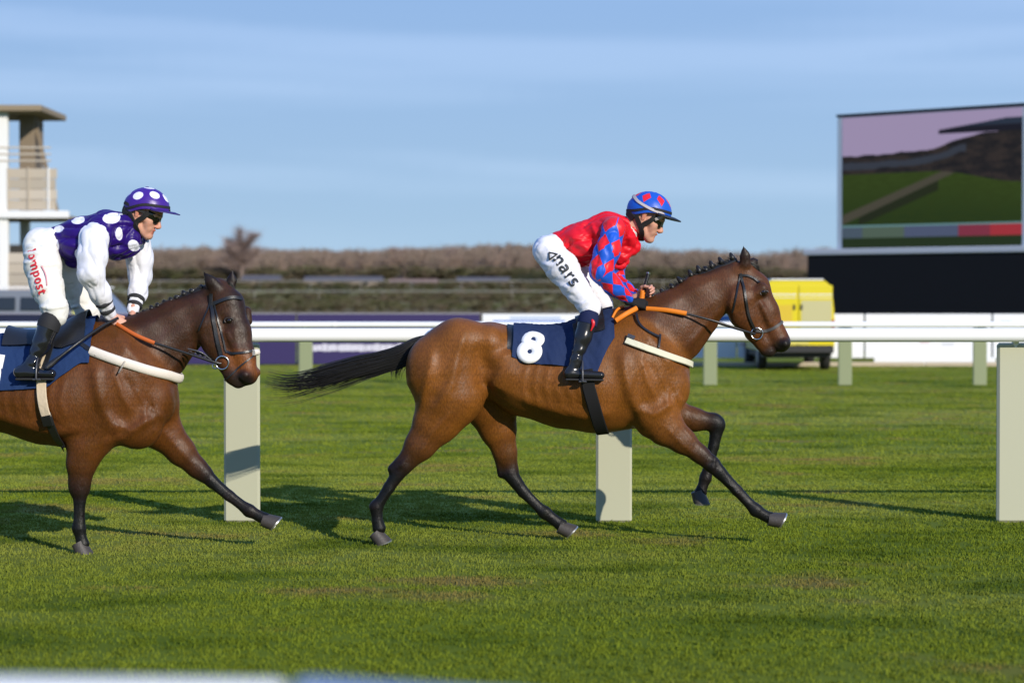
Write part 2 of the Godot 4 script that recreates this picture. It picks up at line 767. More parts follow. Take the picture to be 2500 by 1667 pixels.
# tail or forelock: many tapering hairs round a centre curve. spread = half width along the curve
func hair(pts: PackedVector3Array, spread: Array, count: int, thick: float, ragged: float, sd: int, droop := 0.0) -> ArrayMesh:
	var r := RandomNumberGenerator.new()
	r.seed = sd
	var n := pts.size()
	var s := st()
	for h in count:
		var a := r.randf() * TAU
		var q := sqrt(r.randf())
		var len := r.randf_range(1.0 - ragged, 1.0)
		var ph := r.randf() * TAU
		var wav := r.randf_range(0.2, 1.0) * 0.012
		var out := PackedVector3Array()
		var rad := []
		var lim := maxi(4, int(n * len))
		var fall := droop * r.randf() * r.randf()
		for i in lim:
			var t := float(i) / (n - 1)
			var x := t * (spread.size() - 1)
			var k := mini(int(x), spread.size() - 2)
			var w: float = lerpf(spread[k], spread[k + 1], x - k)
			var tg := (pts[mini(i + 1, n - 1)] - pts[maxi(i - 1, 0)]).normalized()
			var sd1 := tg.cross(Vector3(0, 0, 1)).normalized()
			out.append(pts[i] + sd1 * cos(a) * q * w + Vector3(0, 0, 1) * sin(a) * q * w * 0.6 + sd1 * (sin(ph + t * 7.0) * wav + sin(t * 9.0 + 1.0) * 0.014) * t + Vector3(0, -fall * t * t, 0))
			rad.append(thick * (1.0 - 0.85 * pow(float(i) / (lim - 1), 2.0)))
		tube(s, out, rad, 3, 1.0, false)
	return done(s)


func hair_material() -> StandardMaterial3D:
	var m := mat("black horse hair", Color(0.010, 0.009, 0.0085), 0.42, 0.45)
	m.rim_enabled = true
	m.rim = 0.15
	return m


# braided mane: a low ridge of hair along the crest with a knot every few centimetres
func mane(horse: Node3D, crest: PackedVector3Array, knots: int, thread_bands: bool, rise: float) -> void:
	var rad := []
	for i in crest.size():
		rad.append(0.021)
	var ms := st()
	tube(ms, crest, rad, 8)
	# short bristling hairs between the knots
	for i in 420:
		var t := rng.randf() * (crest.size() - 1.001)
		var c0 := crest[int(t)]
		var c1 := crest[int(t) + 1]
		var p := c0.lerp(c1, t - int(t)) + Vector3(0, 0, rng.randf_range(-0.014, 0.014))
		var d := (c1 - c0).normalized()
		var up := (Vector3(-d.y, d.x, rng.randf_range(-0.5, 0.5)) - d * rng.randf_range(0.1, 1.1)).normalized()
		var l := rise * rng.randf_range(0.45, 1.05)
		tube(ms, PackedVector3Array([p, p + up * l * 0.6 - d * 0.004, p + up * l - d * 0.016 * rng.randf()]), [0.0026, 0.0022, 0.0006], 3, 1.0, false)
	var o := obj("mane", done(ms), hair_material(), horse)
	for k in knots:
		var t := (k + 0.5) / knots * (crest.size() - 1)
		var i := mini(int(t), crest.size() - 2)
		var p := crest[i].lerp(crest[i + 1], t - i)
		var dir := (crest[i + 1] - crest[i]).normalized()
		var up := Vector3(-dir.y, dir.x, 0)
		var s := st()
		var jit := rng.randf_range(0.75, 1.25)
		var lean := dir * rng.randf_range(-0.014, 0.004)
		var ax := PackedVector3Array()
		var rr := []
		for m in 7:
			var q := m / 6.0
			ax.append(p + up * (rise * jit * q) + lean * q + Vector3(0, 0, 0.006 * sin(q * 3.0)))
			rr.append(0.006 + 0.014 * sin(PI * clampf(q * 0.92 + 0.08, 0, 1)) * (0.85 + 0.15 * cos(q * 14.0)))
		tube(s, ax, rr, 7)
		var kn := obj("mane_plait", done(s), hair_material(), o)
		if thread_bands:  # pale thread tied round each plait
			s = st()
			tube(s, PackedVector3Array([p + up * rise * 0.55 * jit - dir * 0.012 + Vector3(0, 0, 0.012), p + up * rise * 0.6 * jit + Vector3(0, 0, 0.016), p + up * rise * 0.55 * jit + dir * 0.012 + Vector3(0, 0, 0.012)]), 0.0028, 5)
			var band := obj("plait_band", done(s), mat("pale thread", Color(0.62, 0.60, 0.58), 0.4), o)
			band.position += Vector3.ZERO


func eye(horse: Node3D, f: Field, p: Vector3, r: float) -> void:
	var q := f.cast(p + Vector3(0, 0, 0.4), Vector3(0, 0, -1), 0.6)
	if q.x > 1e5:
		return
	var g := f.grad(q)
	var m := SphereMesh.new()
	m.radius = r
	m.height = r * 2.0
	m.radial_segments = 20
	m.rings = 12
	var o := obj("eye", m, mat("dark horse eye", Color(0.012, 0.007, 0.005), 0.06, 0.6), horse)
	o.position += q - g * r * 0.62
	var s := st()
	var pts := PackedVector3Array()
	for k in 9:
		var a := lerpf(-0.2, PI + 0.2, k / 8.0)
		pts.append(q + Vector3(cos(a + 0.5) * r * 1.25, sin(a + 0.5) * r * 0.8 + r * 0.12, 0.0) + g * r * 0.12)
	tube(s, pts, 0.0055, 6)
	obj("eyelid", done(s), mat("dark eyelid", Color(0.02, 0.012, 0.009), 0.45), horse)


# straps that lie on the skin -------------------------------------------------
# side strap: drawn on the sheet, dropped onto the near (+1) or far (-1) side
func laid(f: Field, sh: Sheet, flat: Array, side: float, lift: float, steps := 6) -> Array:
	var raw := []
	for i in range(0, flat.size(), 2):
		raw.append(sh.p(flat[i], flat[i + 1]))
	var line := smooth(raw, steps)
	var pts := PackedVector3Array()
	var nr := PackedVector3Array()
	for p in line:
		var q := f.cast(Vector3(p.x, p.y, sh.z0 + side * 0.6), Vector3(0, 0, -side), 0.7)
		if q.x > 1e5:
			continue
		var g := f.grad(q)
		pts.append(q + g * lift)
		nr.append(g)
	return [pts, nr]


# ring strap round the body: centre, direction u in the side plane, w = z
func girdle(f: Field, mid: Vector3, u: Vector3, a0: float, a1: float, lift: float, n := 48) -> Array:
	var pts := PackedVector3Array()
	var nr := PackedVector3Array()
	u = u.normalized()
	for k in n + 1:
		var a := lerpf(a0, a1, float(k) / n)
		var q := f.out(mid, u * cos(a) + Vector3(0, 0, 1) * sin(a), 0.8)
		var g := f.grad(q)
		pts.append(q + g * lift)
		nr.append(g)
	return [pts, nr]


func strap_mesh(a: Array, width: float, thick: float) -> ArrayMesh:
	var s := st()
	if (a[0] as PackedVector3Array).size() > 1:
		strap(s, a[0], a[1], width, thick)
	return done(s)


# a cloth over the back. rim(u) gives the lower edge row on the near and far side; drawn between columns u0 and u1 at the row axis
func drape(f: Field, sh: Sheet, u0: float, u1: float, axis: float, rim: Callable, lift: Callable, nu: int, na: int) -> ArrayMesh:
	var top := []
	var low := []
	for i in nu + 1:
		var u := lerpf(u0, u1, float(i) / nu)
		var mid := sh.p(u, axis)
		var r1 := []
		var r2 := []
		for k in na + 1:
			var t := lerpf(-1.0, 1.0, float(k) / na)
			var edge: float = rim.call(u)
			# lower rim below the axis: bend the ray past the horizontal
			var lim := PI * 0.5 + atan((edge - axis) / sh.s / 0.27)
			var a := t * lim
			var q := f.out(mid, Vector3(0, cos(a), sin(a)), 0.8)
			var g := f.grad(q)
			var h: float = lift.call(u, t)
			r1.append(q + g * h)
			r2.append(q + g * (h - 0.006))
		top.append(r1)
		low.append(r2)
	var s := st()
	s.set_smooth_group(0)
	for i in nu:
		for k in na:
			quad(s, top[i][k], top[i + 1][k], top[i + 1][k + 1], top[i][k + 1])
			quad(s, low[i][k], low[i][k + 1], low[i + 1][k + 1], low[i + 1][k])
	s.set_smooth_group(1)
	for i in nu:
		quad(s, top[i][0], low[i][0], low[i + 1][0], top[i + 1][0])
		quad(s, top[i][na], top[i + 1][na], low[i + 1][na], low[i][na])
	for k in na:
		quad(s, top[0][k], top[0][k + 1], low[0][k + 1], low[0][k])
		quad(s, top[nu][k], low[nu][k], low[nu][k + 1], top[nu][k + 1])
	return done(s)


# lettering laid on a body: local text coordinates -> sheet, then dropped onto the near side
func lettering(text: String, size: float, turn: float, at: Vector2, sh: Sheet, hit: Callable, thick: float, bold := true, wide := 1.0) -> ArrayMesh:
	var t := TextMesh.new()
	var font := SystemFont.new()
	font.font_names = PackedStringArray(["Droid Sans"])
	font.font_weight = 700 if bold else 400
	t.font = font
	t.text = text
	t.font_size = 64
	t.pixel_size = 0.01
	t.depth = 0.02
	t.curve_step = 1.0
	var a := t.get_mesh_arrays()
	var v: PackedVector3Array = a[Mesh.ARRAY_VERTEX]
	var idx: PackedInt32Array = a[Mesh.ARRAY_INDEX]
	var s := st()
	s.set_smooth_group(-1)
	var out := PackedVector3Array()
	var d := Vector2(cos(turn), sin(turn))
	var up := Vector2(-d.y, d.x)
	var mid := sh.p(at.x, at.y)
	for p in v:
		var q := d * p.x * size * wide + up * p.y * size
		var e: Vector3 = hit.call(Vector3(mid.x + q.x, mid.y + q.y, 0))
		out.append(e + Vector3(0, 0, thick if p.z > 0.0 else 0.0005))
	for i in range(0, idx.size(), 3):
		tri(s, out[idx[i]], out[idx[i + 1]], out[idx[i + 2]])
	return done(s)


func horse_one() -> Dictionary:
	var sh := Sheet.new(383.7, 0.0)
	var f := Field.new(sh.p(895, 1335, -0.36), sh.p(1950, 590, 0.36), 0.0115)
	var t := Trunk.new()
	trunk(f, sh, t)
	# neck
	sh.chain(f, [[1560, 850, 0, 108], [1632, 803, 0, 86], [1712, 738, 0, 57], [1775, 704, 0, 48]], 0.05, 0.62, 1)
	sh.chain(f, [[1590, 752, 0, 16, 0.5], [1690, 695, 0, 14, 0.6], [1790, 652, 0, 14, 0.6]], 0.05, 0.8, 1)
	sh.chain(f, [[1690, 850, 0, 16], [1735, 792, 0, 16]], 0.05, 0.9, 1)
	# head
	sh.chain(f, [[1812, 668, 0, 32], [1842, 702, 0, 36], [1868, 762, 0, 33], [1896, 818, 0, 24, 0.15], [1908, 836, 0, 24, 0.55]], 0.035, 0.72, 2)
	for z in [1.0, -1.0]:
		sh.chain(f, [[1808, 735, 0.045 * z, 44], [1818, 768, 0.040 * z, 34], [1845, 806, 0.028 * z, 22]], 0.03, 0.62, 2)
		sh.chain(f, [[1858, 706, 0.072 * z, 15], [1846, 716, 0.072 * z, 14]], 0.02, 0.8, 2)
		sh.chain(f, [[1850, 742, 0.066 * z, 8], [1880, 788, 0.045 * z, 7]], 0.02, 0.8, 2)
		sh.chain(f, [[1914, 838, 0.034 * z, 15, 0.8]], 0.015, 0.9, 3)
	sh.chain(f, [[1842, 810, 0, 25], [1866, 838, 0, 20, 0.1], [1876, 852, 0, 16, 0.5]], 0.025, 0.75, 2)
	sh.chain(f, [[1868, 858, 0, 11, 0.6], [1882, 860, 0, 11, 0.8]], 0.02, 1.0, 3)
	# ears
	sh.chain(f, [[1818, 645, 0.045, 15, 0.2], [1817, 624, 0.055, 12, 0.6], [1812, 599, 0.062, 2.5, 1.0]], 0.015, 0.6, 5)
	sh.chain(f, [[1830, 648, -0.045, 15, 0.4], [1842, 640, -0.06, 11, 0.7], [1853, 634, -0.07, 3, 1.0]], 0.015, 0.6, 5)
	# near hind, pushing off
	sh.chain(f, [[1085, 915, 0.115, 92], [1098, 965, 0.125, 80], [1068, 1025, 0.13, 54, 0.0], [1028, 1082, 0.135, 35, 0.5], [986, 1136, 0.14, 21, 0.95]], 0.05, 0.72, 0)
	sh.chain(f, [[1140, 955, 0.13, 42], [1090, 1010, 0.13, 42]], 0.05, 0.8, 0)
	sh.chain(f, [[986, 1132, 0.14, 21, 0.8], [962, 1143, 0.14, 13, 1.0]], 0.02, 0.9, 4)
	sh.chain(f, [[1010, 1090, 0.14, 12, 0.6], [962, 1140, 0.14, 11, 1.0]], 0.02, 0.8, 4)
	sh.chain(f, [[976, 1150, 0.14, 18, 1.0], [952, 1186, 0.14, 14, 1.0], [928, 1224, 0.14, 13, 1.0], [921, 1233, 0.14, 16, 1.0], [924, 1268, 0.14, 13, 1.0], [928, 1284, 0.14, 17, 1.0]], 0.015, 0.85, 4)
	# far hind, coming under the body
	sh.chain(f, [[1150, 930, -0.115, 88], [1195, 985, -0.125, 66, 0.1], [1215, 1050, -0.13, 43, 0.1], [1232, 1105, -0.135, 27, 0.4], [1246, 1152, -0.14, 21, 0.9]], 0.05, 0.72, 0)
	sh.chain(f, [[1215, 1110, -0.14, 11, 0.5], [1224, 1162, -0.14, 11, 1.0]], 0.02, 0.8, 4)
	sh.chain(f, [[1244, 1160, -0.14, 20, 1.0], [1278, 1206, -0.14, 14, 1.0], [1322, 1250, -0.14, 13, 1.0], [1331, 1257, -0.14, 16, 1.0], [1358, 1278, -0.14, 13, 1.0], [1372, 1288, -0.14, 17, 1.0]], 0.015, 0.85, 4)
	# near fore, stretched out in front
	sh.chain(f, [[1598, 1010, 0.135, 54], [1622, 1040, 0.135, 43, 0.15], [1662, 1072, 0.14, 30, 0.45], [1705, 1105, 0.14, 20, 0.8], [1735, 1130, 0.14, 20, 1.0]], 0.04, 0.82, 0)
	sh.chain(f, [[1580, 1040, 0.13, 24]], 0.03, 0.8, 0)
	sh.chain(f, [[1732, 1128, 0.14, 20, 1.0], [1752, 1148, 0.14, 16, 1.0], [1795, 1193, 0.14, 12.5, 1.0], [1832, 1232, 0.14, 13, 1.0], [1841, 1241, 0.14, 16, 1.0], [1862, 1254, 0.14, 12.5, 1.0], [1876, 1260, 0.14, 16, 1.0]], 0.015, 0.85, 4)
	# far fore, folded
	sh.chain(f, [[1600, 990, -0.12, 56], [1640, 1012, -0.13, 40, 0.45], [1700, 1027, -0.13, 27, 0.6], [1748, 1034, -0.13, 20, 1.0], [1757, 1040, -0.13, 20, 1.0]], 0.04, 0.82, 0)
	sh.chain(f, [[1756, 1046, -0.13, 18, 1.0], [1748, 1092, -0.13, 13, 1.0], [1731, 1160, -0.13, 12.5, 1.0], [1728, 1171, -0.13, 15, 1.0], [1720, 1194, -0.13, 12, 1.0], [1716, 1206, -0.13, 16, 1.0]], 0.015, 0.85, 4)
	var rel := Relief.new(sh)
	trunk_relief(rel, t)
	rel.add(-0.009, 11, [1762, 752, 1715, 800, 1672, 850])
	rel.add(0.006, 22, [1590, 810, 1690, 735, 1770, 690])
	rel.add(-0.006, 14, [1570, 775, 1660, 722, 1760, 672])
	rel.add(-0.006, 7, [1788, 700, 1780, 745, 1795, 775])
	rel.add(-0.008, 9, [1852, 725, 1868, 770, 1880, 800])
	rel.add(0.004, 5, [1840, 735, 1862, 775, 1872, 795])
	rel.add(-0.010, 5, [1912, 832, 1918, 846])
	rel.add(-0.006, 3, [1926, 860, 1900, 850, 1884, 834])
	rel.add(-0.008, 8, [1105, 1000, 1062, 1050, 1022, 1110])
	rel.add(-0.006, 6, [1612, 1030, 1660, 1080, 1700, 1112])
	rel.add(0.003, 3, [1640, 1010, 1670, 1055, 1700, 1090])
	rel.add(-0.006, 4, [1764, 1168, 1800, 1204, 1826, 1234])
	rel.add(0.005, 6, [1722, 1122, 1742, 1128, 1748, 1142])
	rel.add(-0.006, 4, [958, 1186, 942, 1210, 930, 1226])
	rel.add(-0.006, 5, [1000, 1108, 978, 1138])
	rel.add(-0.005, 4, [1282, 1218, 1305, 1242, 1322, 1256])
	rel.add(-0.005, 4, [1744, 1090, 1738, 1130, 1730, 1158])
	for v in [[1300, 902, 1330, 930, 1370, 948], [1400, 960, 1440, 985, 1480, 1020], [1560, 960, 1585, 1000, 1600, 1040], [1090, 880, 1110, 930, 1116, 980], [1130, 900, 1150, 940, 1158, 970], [1610, 940, 1630, 975, 1640, 1015], [1845, 770, 1860, 790, 1872, 815]]:
		rel.add(0.0020, 2.6, v)
	var spots := fnl(7, 4.0, 2)
	var disp := func(p: Vector3, n: Vector3) -> float: return rel.height(p, n) + 0.002 * spots.get_noise_3d(p.x, p.y, p.z)
	var pal := [Color(0.262, 0.092, 0.015), Color(0.120, 0.042, 0.012), Color(0.145, 0.050, 0.013), Color(0.03, 0.02, 0.016), Color(0.10, 0.036, 0.014), Color(0.05, 0.022, 0.012)]
	var base := sh.p(1300, 0)
	base.y = 0.0
	var horse := thing("horse", base, "bright bay horse galloping ahead, wearing the cloth with number 8", "horse", "galloping racehorses")
	var paint := patched(sh, coat(sh, pal, 21), [2, 3], [
		[1910, 842, 20, 18, 0.0, Color(0.016, 0.012, 0.011), 0.95], [1880, 858, 16, 12, 0.0, Color(0.03, 0.018, 0.014), 0.8], [1905, 800, 16, 26, -0.4, Color(0.19, 0.060, 0.013), 0.7],
		[1863, 717, 14, 9, 0.5, Color(0.014, 0.008, 0.006), 1.0], [1852, 690, 10, 20, -0.5, Color(0.06, 0.025, 0.011), 0.7], [1800, 740, 24, 30, 0.0, Color(0.165, 0.055, 0.014), 0.7], [1858, 760, 6, 34, -0.4, Color(0.07, 0.028, 0.012), 0.6]])
	obj("body", join([[f, disp, paint, null, 5]]), coat_material(), horse)
	hoof(horse, sh.p(936, 1320, 0.14), Vector3(-0.35, 1, 0), Vector3(1, 0.2, 0))
	hoof(horse, sh.p(1395, 1306, -0.14), Vector3(-0.75, 0.75, 0), Vector3(1, 0.4, 0))
	hoof(horse, sh.p(1903, 1268, 0.14), Vector3(-1, 0.55, 0), Vector3(0.5, 1, 0))
	hoof(horse, sh.p(1716, 1234, -0.13), Vector3(0.05, 1, 0), Vector3(0.9, -0.5, 0))
	eye(horse, f, sh.p(1862, 716), 0.021)
	mane(horse, smooth([sh.p(1592, 738), sh.p(1646, 708), sh.p(1703, 676), sh.p(1742, 660), sh.p(1800, 636)], 6), 10, false, 0.055)
	obj("forelock", hair(smooth([sh.p(1826, 640), sh.p(1848, 655), sh.p(1868, 690)], 5), [0.012, 0.016, 0.012], 50, 0.0022, 0.4, 5), hair_material(), horse)
	var tail := smooth([sh.p(1048, 826), sh.p(1015, 842), sh.p(980, 868), sh.p(930, 880), sh.p(880, 890), sh.p(820, 908), sh.p(760, 924), sh.p(700, 928), sh.p(640, 912)], 4)
	obj("tail", hair(tail, [0.022, 0.045, 0.070, 0.066, 0.068, 0.068, 0.056, 0.052, 0.060], 720, 0.0034, 0.58, 11, 0.18), hair_material(), horse)
	var lock := smooth([sh.p(1015, 840), sh.p(985, 862), sh.p(976, 890), sh.p(968, 925)], 4)
	obj("tail_lock", hair(lock, [0.02, 0.045, 0.05, 0.035], 120, 0.0034, 0.5, 12, 0.05), hair_material(), horse)
	return {"sh": sh, "f": f, "node": horse}


func horse_two() -> Dictionary:
	var sh := Sheet.new(396.5, 0.45)
	var t := Trunk.new(1.05, 1.07, 426.0 - 1680.0 * 1.05, 920.0 - 890.0 * 1.07, 1.055)
	var f := Field.new(sh.p(-320, 1372, -0.38), sh.p(655, 640, 0.40), 0.0115)
	trunk(f, sh, t)
	sh.chain(f, [[300, 880, 0, 112], [362, 855, 0, 90], [430, 806, 0, 62], [488, 772, 0, 52]], 0.05, 0.62, 1)
	sh.chain(f, [[320, 796, 0, 15, 0.6], [410, 752, 0, 13, 0.7], [510, 712, 0, 14, 0.7]], 0.05, 0.8, 1)
	sh.chain(f, [[432, 885, 0, 18], [468, 832, 0, 18]], 0.05, 0.9, 1)
	# head, turned a little towards the track side
	sh.chain(f, [[530, 712, 0.0, 34], [556, 745, 0.02, 39], [580, 810, 0.05, 33, 0.0], [596, 870, 0.085, 29, 0.0], [608, 912, 0.11, 27, 0.2]], 0.035, 0.78, 2)
	sh.chain(f, [[518, 800, 0.05, 46], [532, 836, 0.065, 36], [562, 888, 0.09, 24]], 0.03, 0.62, 2)
	sh.chain(f, [[522, 800, -0.03, 44], [540, 840, 0.0, 34]], 0.03, 0.62, 2)
	sh.chain(f, [[566, 775, 0.082, 16], [552, 765, 0.075, 15]], 0.02, 0.8, 2)
	sh.chain(f, [[598, 760, -0.05, 13], [604, 785, -0.04, 10]], 0.025, 0.9, 2)
	sh.chain(f, [[560, 815, 0.115, 8], [582, 865, 0.125, 7]], 0.02, 0.8, 2)
	sh.chain(f, [[560, 885, 0.09, 26], [575, 915, 0.105, 22, 0.4], [586, 930, 0.11, 17, 0.7]], 0.025, 0.8, 2)
	sh.chain(f, [[606, 914, 0.145, 16, 0.9]], 0.015, 0.9, 3)
	sh.chain(f, [[626, 908, 0.075, 13, 0.4]], 0.015, 0.9, 3)
	# ears pricked
	sh.chain(f, [[530, 705, 0.05, 18, 0.1], [517, 688, 0.06, 14, 0.4], [500, 664, 0.06, 2.5, 1.0]], 0.015, 0.6, 5)
	sh.chain(f, [[556, 705, -0.06, 15, 0.4], [562, 684, -0.065, 12, 0.6], [563, 659, -0.06, 2.5, 0.9]], 0.015, 0.6, 5)
	# near fore, standing under the body
	sh.chain(f, [[262, 1030, 0.14, 62], [222, 1082, 0.145, 46, 0.05], [208, 1128, 0.15, 33, 0.3], [203, 1176, 0.15, 23, 0.75], [203, 1192, 0.15, 23, 0.9]], 0.05, 0.82, 0)
	sh.chain(f, [[203, 1196, 0.15, 21, 0.9], [203, 1216, 0.15, 15, 1.0], [202, 1268, 0.15, 13.5, 1.0], [201, 1284, 0.15, 16.5, 1.0], [207, 1312, 0.15, 13, 1.0], [210, 1322, 0.15, 17, 1.0]], 0.015, 0.85, 4)
	# far fore, reaching
	sh.chain(f, [[372, 1010, -0.11, 56], [392, 1060, -0.125, 43, 0.0], [432, 1105, -0.13, 33, 0.15], [470, 1145, -0.13, 22, 0.6], [490, 1162, -0.13, 21, 0.9]], 0.05, 0.82, 0)
	sh.chain(f, [[490, 1162, -0.13, 20, 0.9], [508, 1180, -0.13, 16, 1.0], [552, 1216, -0.13, 13, 1.0], [590, 1245, -0.13, 13, 1.0], [600, 1252, -0.13, 16, 1.0], [626, 1266, -0.13, 13, 1.0], [640, 1273, -0.13, 16.5, 1.0]], 0.015, 0.85, 4)
	# hind legs, both off the ground behind
	for z in [1.0, -1.0]:
		var du := 0.0 if z > 0 else 70.0
		sh.chain(f, t.m([[1085 + du, 915, 0.115 * z, 92], [1098 + du, 965, 0.125 * z, 80], [1068 + du, 1025, 0.13 * z, 54], [1028 + du, 1082, 0.135 * z, 35, 0.3], [990 + du, 1132, 0.14 * z, 22, 0.8]]), 0.05, 0.72, 0)
		sh.chain(f, t.m([[985 + du, 1140, 0.14 * z, 20, 1.0], [960 + du, 1180, 0.14 * z, 14, 1.0], [936 + du, 1218, 0.14 * z, 15, 1.0], [934 + du, 1246, 0.14 * z, 13, 1.0], [935 + du, 1256, 0.14 * z, 16, 1.0]]), 0.015, 0.85, 4)
	var rel := Relief.new(sh)
	trunk_relief(rel, t)
	rel.add(-0.010, 12, [478, 838, 440, 880, 415, 915])
	rel.add(0.007, 22, [330, 850, 420, 800, 480, 755])
	rel.add(-0.007, 16, [310, 815, 390, 778, 490, 730])
	rel.add(-0.006, 8, [505, 770, 498, 815, 512, 845])
	rel.add(-0.008, 9, [572, 795, 582, 835, 590, 870])
	rel.add(0.004, 5, [548, 800, 566, 845, 574, 868])
	rel.add(-0.012, 6, [602, 906, 612, 918])
	rel.add(-0.006, 3, [636, 934, 608, 930, 588, 915])
	rel.add(-0.010, 12, [256, 1080, 330, 1055, 410, 1000])
	rel.add(-0.006, 8, [385, 1040, 430, 1095, 468, 1140])
	rel.add(-0.006, 4, [194, 1212, 193, 1250, 193, 1282])
	rel.add(-0.006, 4, [512, 1192, 550, 1226, 584, 1250])
	rel.add(0.005, 6, [212, 1176, 216, 1190, 211, 1204])
	for v in [[300, 960, 330, 990, 350, 1030], [250, 990, 262, 1030, 258, 1080], [340, 930, 372, 960, 392, 1005], [562, 830, 572, 850, 580, 880], [400, 1060, 430, 1090, 460, 1130]]:
		rel.add(0.0020, 2.6, v)
	var spots := fnl(9, 4.0, 2)
	var disp := func(p: Vector3, n: Vector3) -> float: return rel.height(p, n) + 0.002 * spots.get_noise_3d(p.x, p.y, p.z)
	var pal := [Color(0.165, 0.056, 0.012), Color(0.060, 0.023, 0.010), Color(0.066, 0.027, 0.011), Color(0.022, 0.016, 0.014), Color(0.075, 0.03, 0.012), Color(0.034, 0.017, 0.010)]
	var tan_hair := Color(0.27, 0.085, 0.016)
	var paint := patched(sh, coat(sh, pal, 31), [2, 3], [
		[588, 878, 40, 22, 0.2, tan_hair, 0.9], [624, 900, 16, 26, -0.2, tan_hair, 0.8], [540, 812, 16, 36, -0.3, Color(0.12, 0.045, 0.014), 0.7],
		[603, 924, 25, 19, 0.0, Color(0.016, 0.013, 0.013), 1.0], [582, 930, 14, 14, 0.0, Color(0.05, 0.03, 0.022), 0.7],
		[565, 784, 15, 9, 0.3, Color(0.014, 0.009, 0.007), 1.0], [580, 735, 16, 30, -0.3, Color(0.028, 0.014, 0.009), 0.9], [598, 790, 10, 40, -0.1, Color(0.032, 0.016, 0.010), 0.85]])
	var base := sh.p(190, 0)
	base.y = 0.0
	var horse := thing("horse", base, "dark bay horse with braided mane, following with its head turned slightly to the rail", "horse", "galloping racehorses")
	obj("body", join([[f, disp, paint, null, 5]]), coat_material(), horse)
	hoof(horse, sh.p(213, 1348, 0.15), Vector3(-0.12, 1, 0), Vector3(1, 0, 0))
	hoof(horse, sh.p(664, 1286, -0.13), Vector3(-0.9, 0.75, 0), Vector3(0.7, 1, 0))
	var hh: Array = t.m([[944, 1288, 0.14, 1], [1014, 1288, -0.14, 1]])
	for q in hh:
		hoof(horse, sh.p(q[0], q[1], q[2]), Vector3(-0.3, 1, 0), Vector3(1, 0.2, 0))
	eye(horse, f, sh.p(564, 783), 0.022)
	mane(horse, smooth([sh.p(316, 782), sh.p(351, 768), sh.p(386, 753), sh.p(421, 738), sh.p(456, 722), sh.p(500, 704)], 5), 11, true, 0.036)
	obj("forelock", hair(smooth([sh.p(540, 696, 0.0), sh.p(562, 700, 0.01), sh.p(580, 718, 0.02)], 5), [0.018, 0.026, 0.014], 90, 0.0026, 0.4, 6), hair_material(), horse)
	var tl: Array = t.m([[1040, 828, 0, 1], [1000, 840, 0, 1], [960, 860, 0, 1], [900, 890, 0, 1], [840, 930, 0, 1], [780, 960, 0, 1]])
	var tp := []
	for q in tl:
		tp.append(sh.p(q[0], q[1]))
	obj("tail", hair(smooth(tp, 4), [0.02, 0.045, 0.06, 0.05, 0.05], 260, 0.004, 0.4, 13, 0.15), hair_material(), horse)
	return {"sh": sh, "f": f, "node": horse, "t": t}


# ---------------------------------------------------------------- saddles, cloths, girths and bridles
func leather() -> StandardMaterial3D:
	var m := mat("black leather", Color(0.012, 0.012, 0.013), 0.36, 0.5)
	return relief(m, noise_normal(0.08, 3.0, 15, 128), 12.0, 0.25)


func cloth_material(called: String, c: Color, rough := 0.85) -> StandardMaterial3D:
	var m := mat(called, c, rough, 0.3)
	return relief(m, noise_normal(0.02, 6.0, 17, 256, 3), 3.0, 0.5)


func metal() -> StandardMaterial3D:
	var m := mat("polished steel", Color(0.62, 0.62, 0.62), 0.2)
	m.metallic = 1.0
	return m


func ring(s: SurfaceTool, mid: Vector3, a: Vector3, b: Vector3, r: float, thick: float, n := 20) -> void:
	var pts := PackedVector3Array()
	for k in n + 1:
		pts.append(mid + a * cos(TAU * k / n) * r + b * sin(TAU * k / n) * r)
	tube(s, pts, thick, 6)


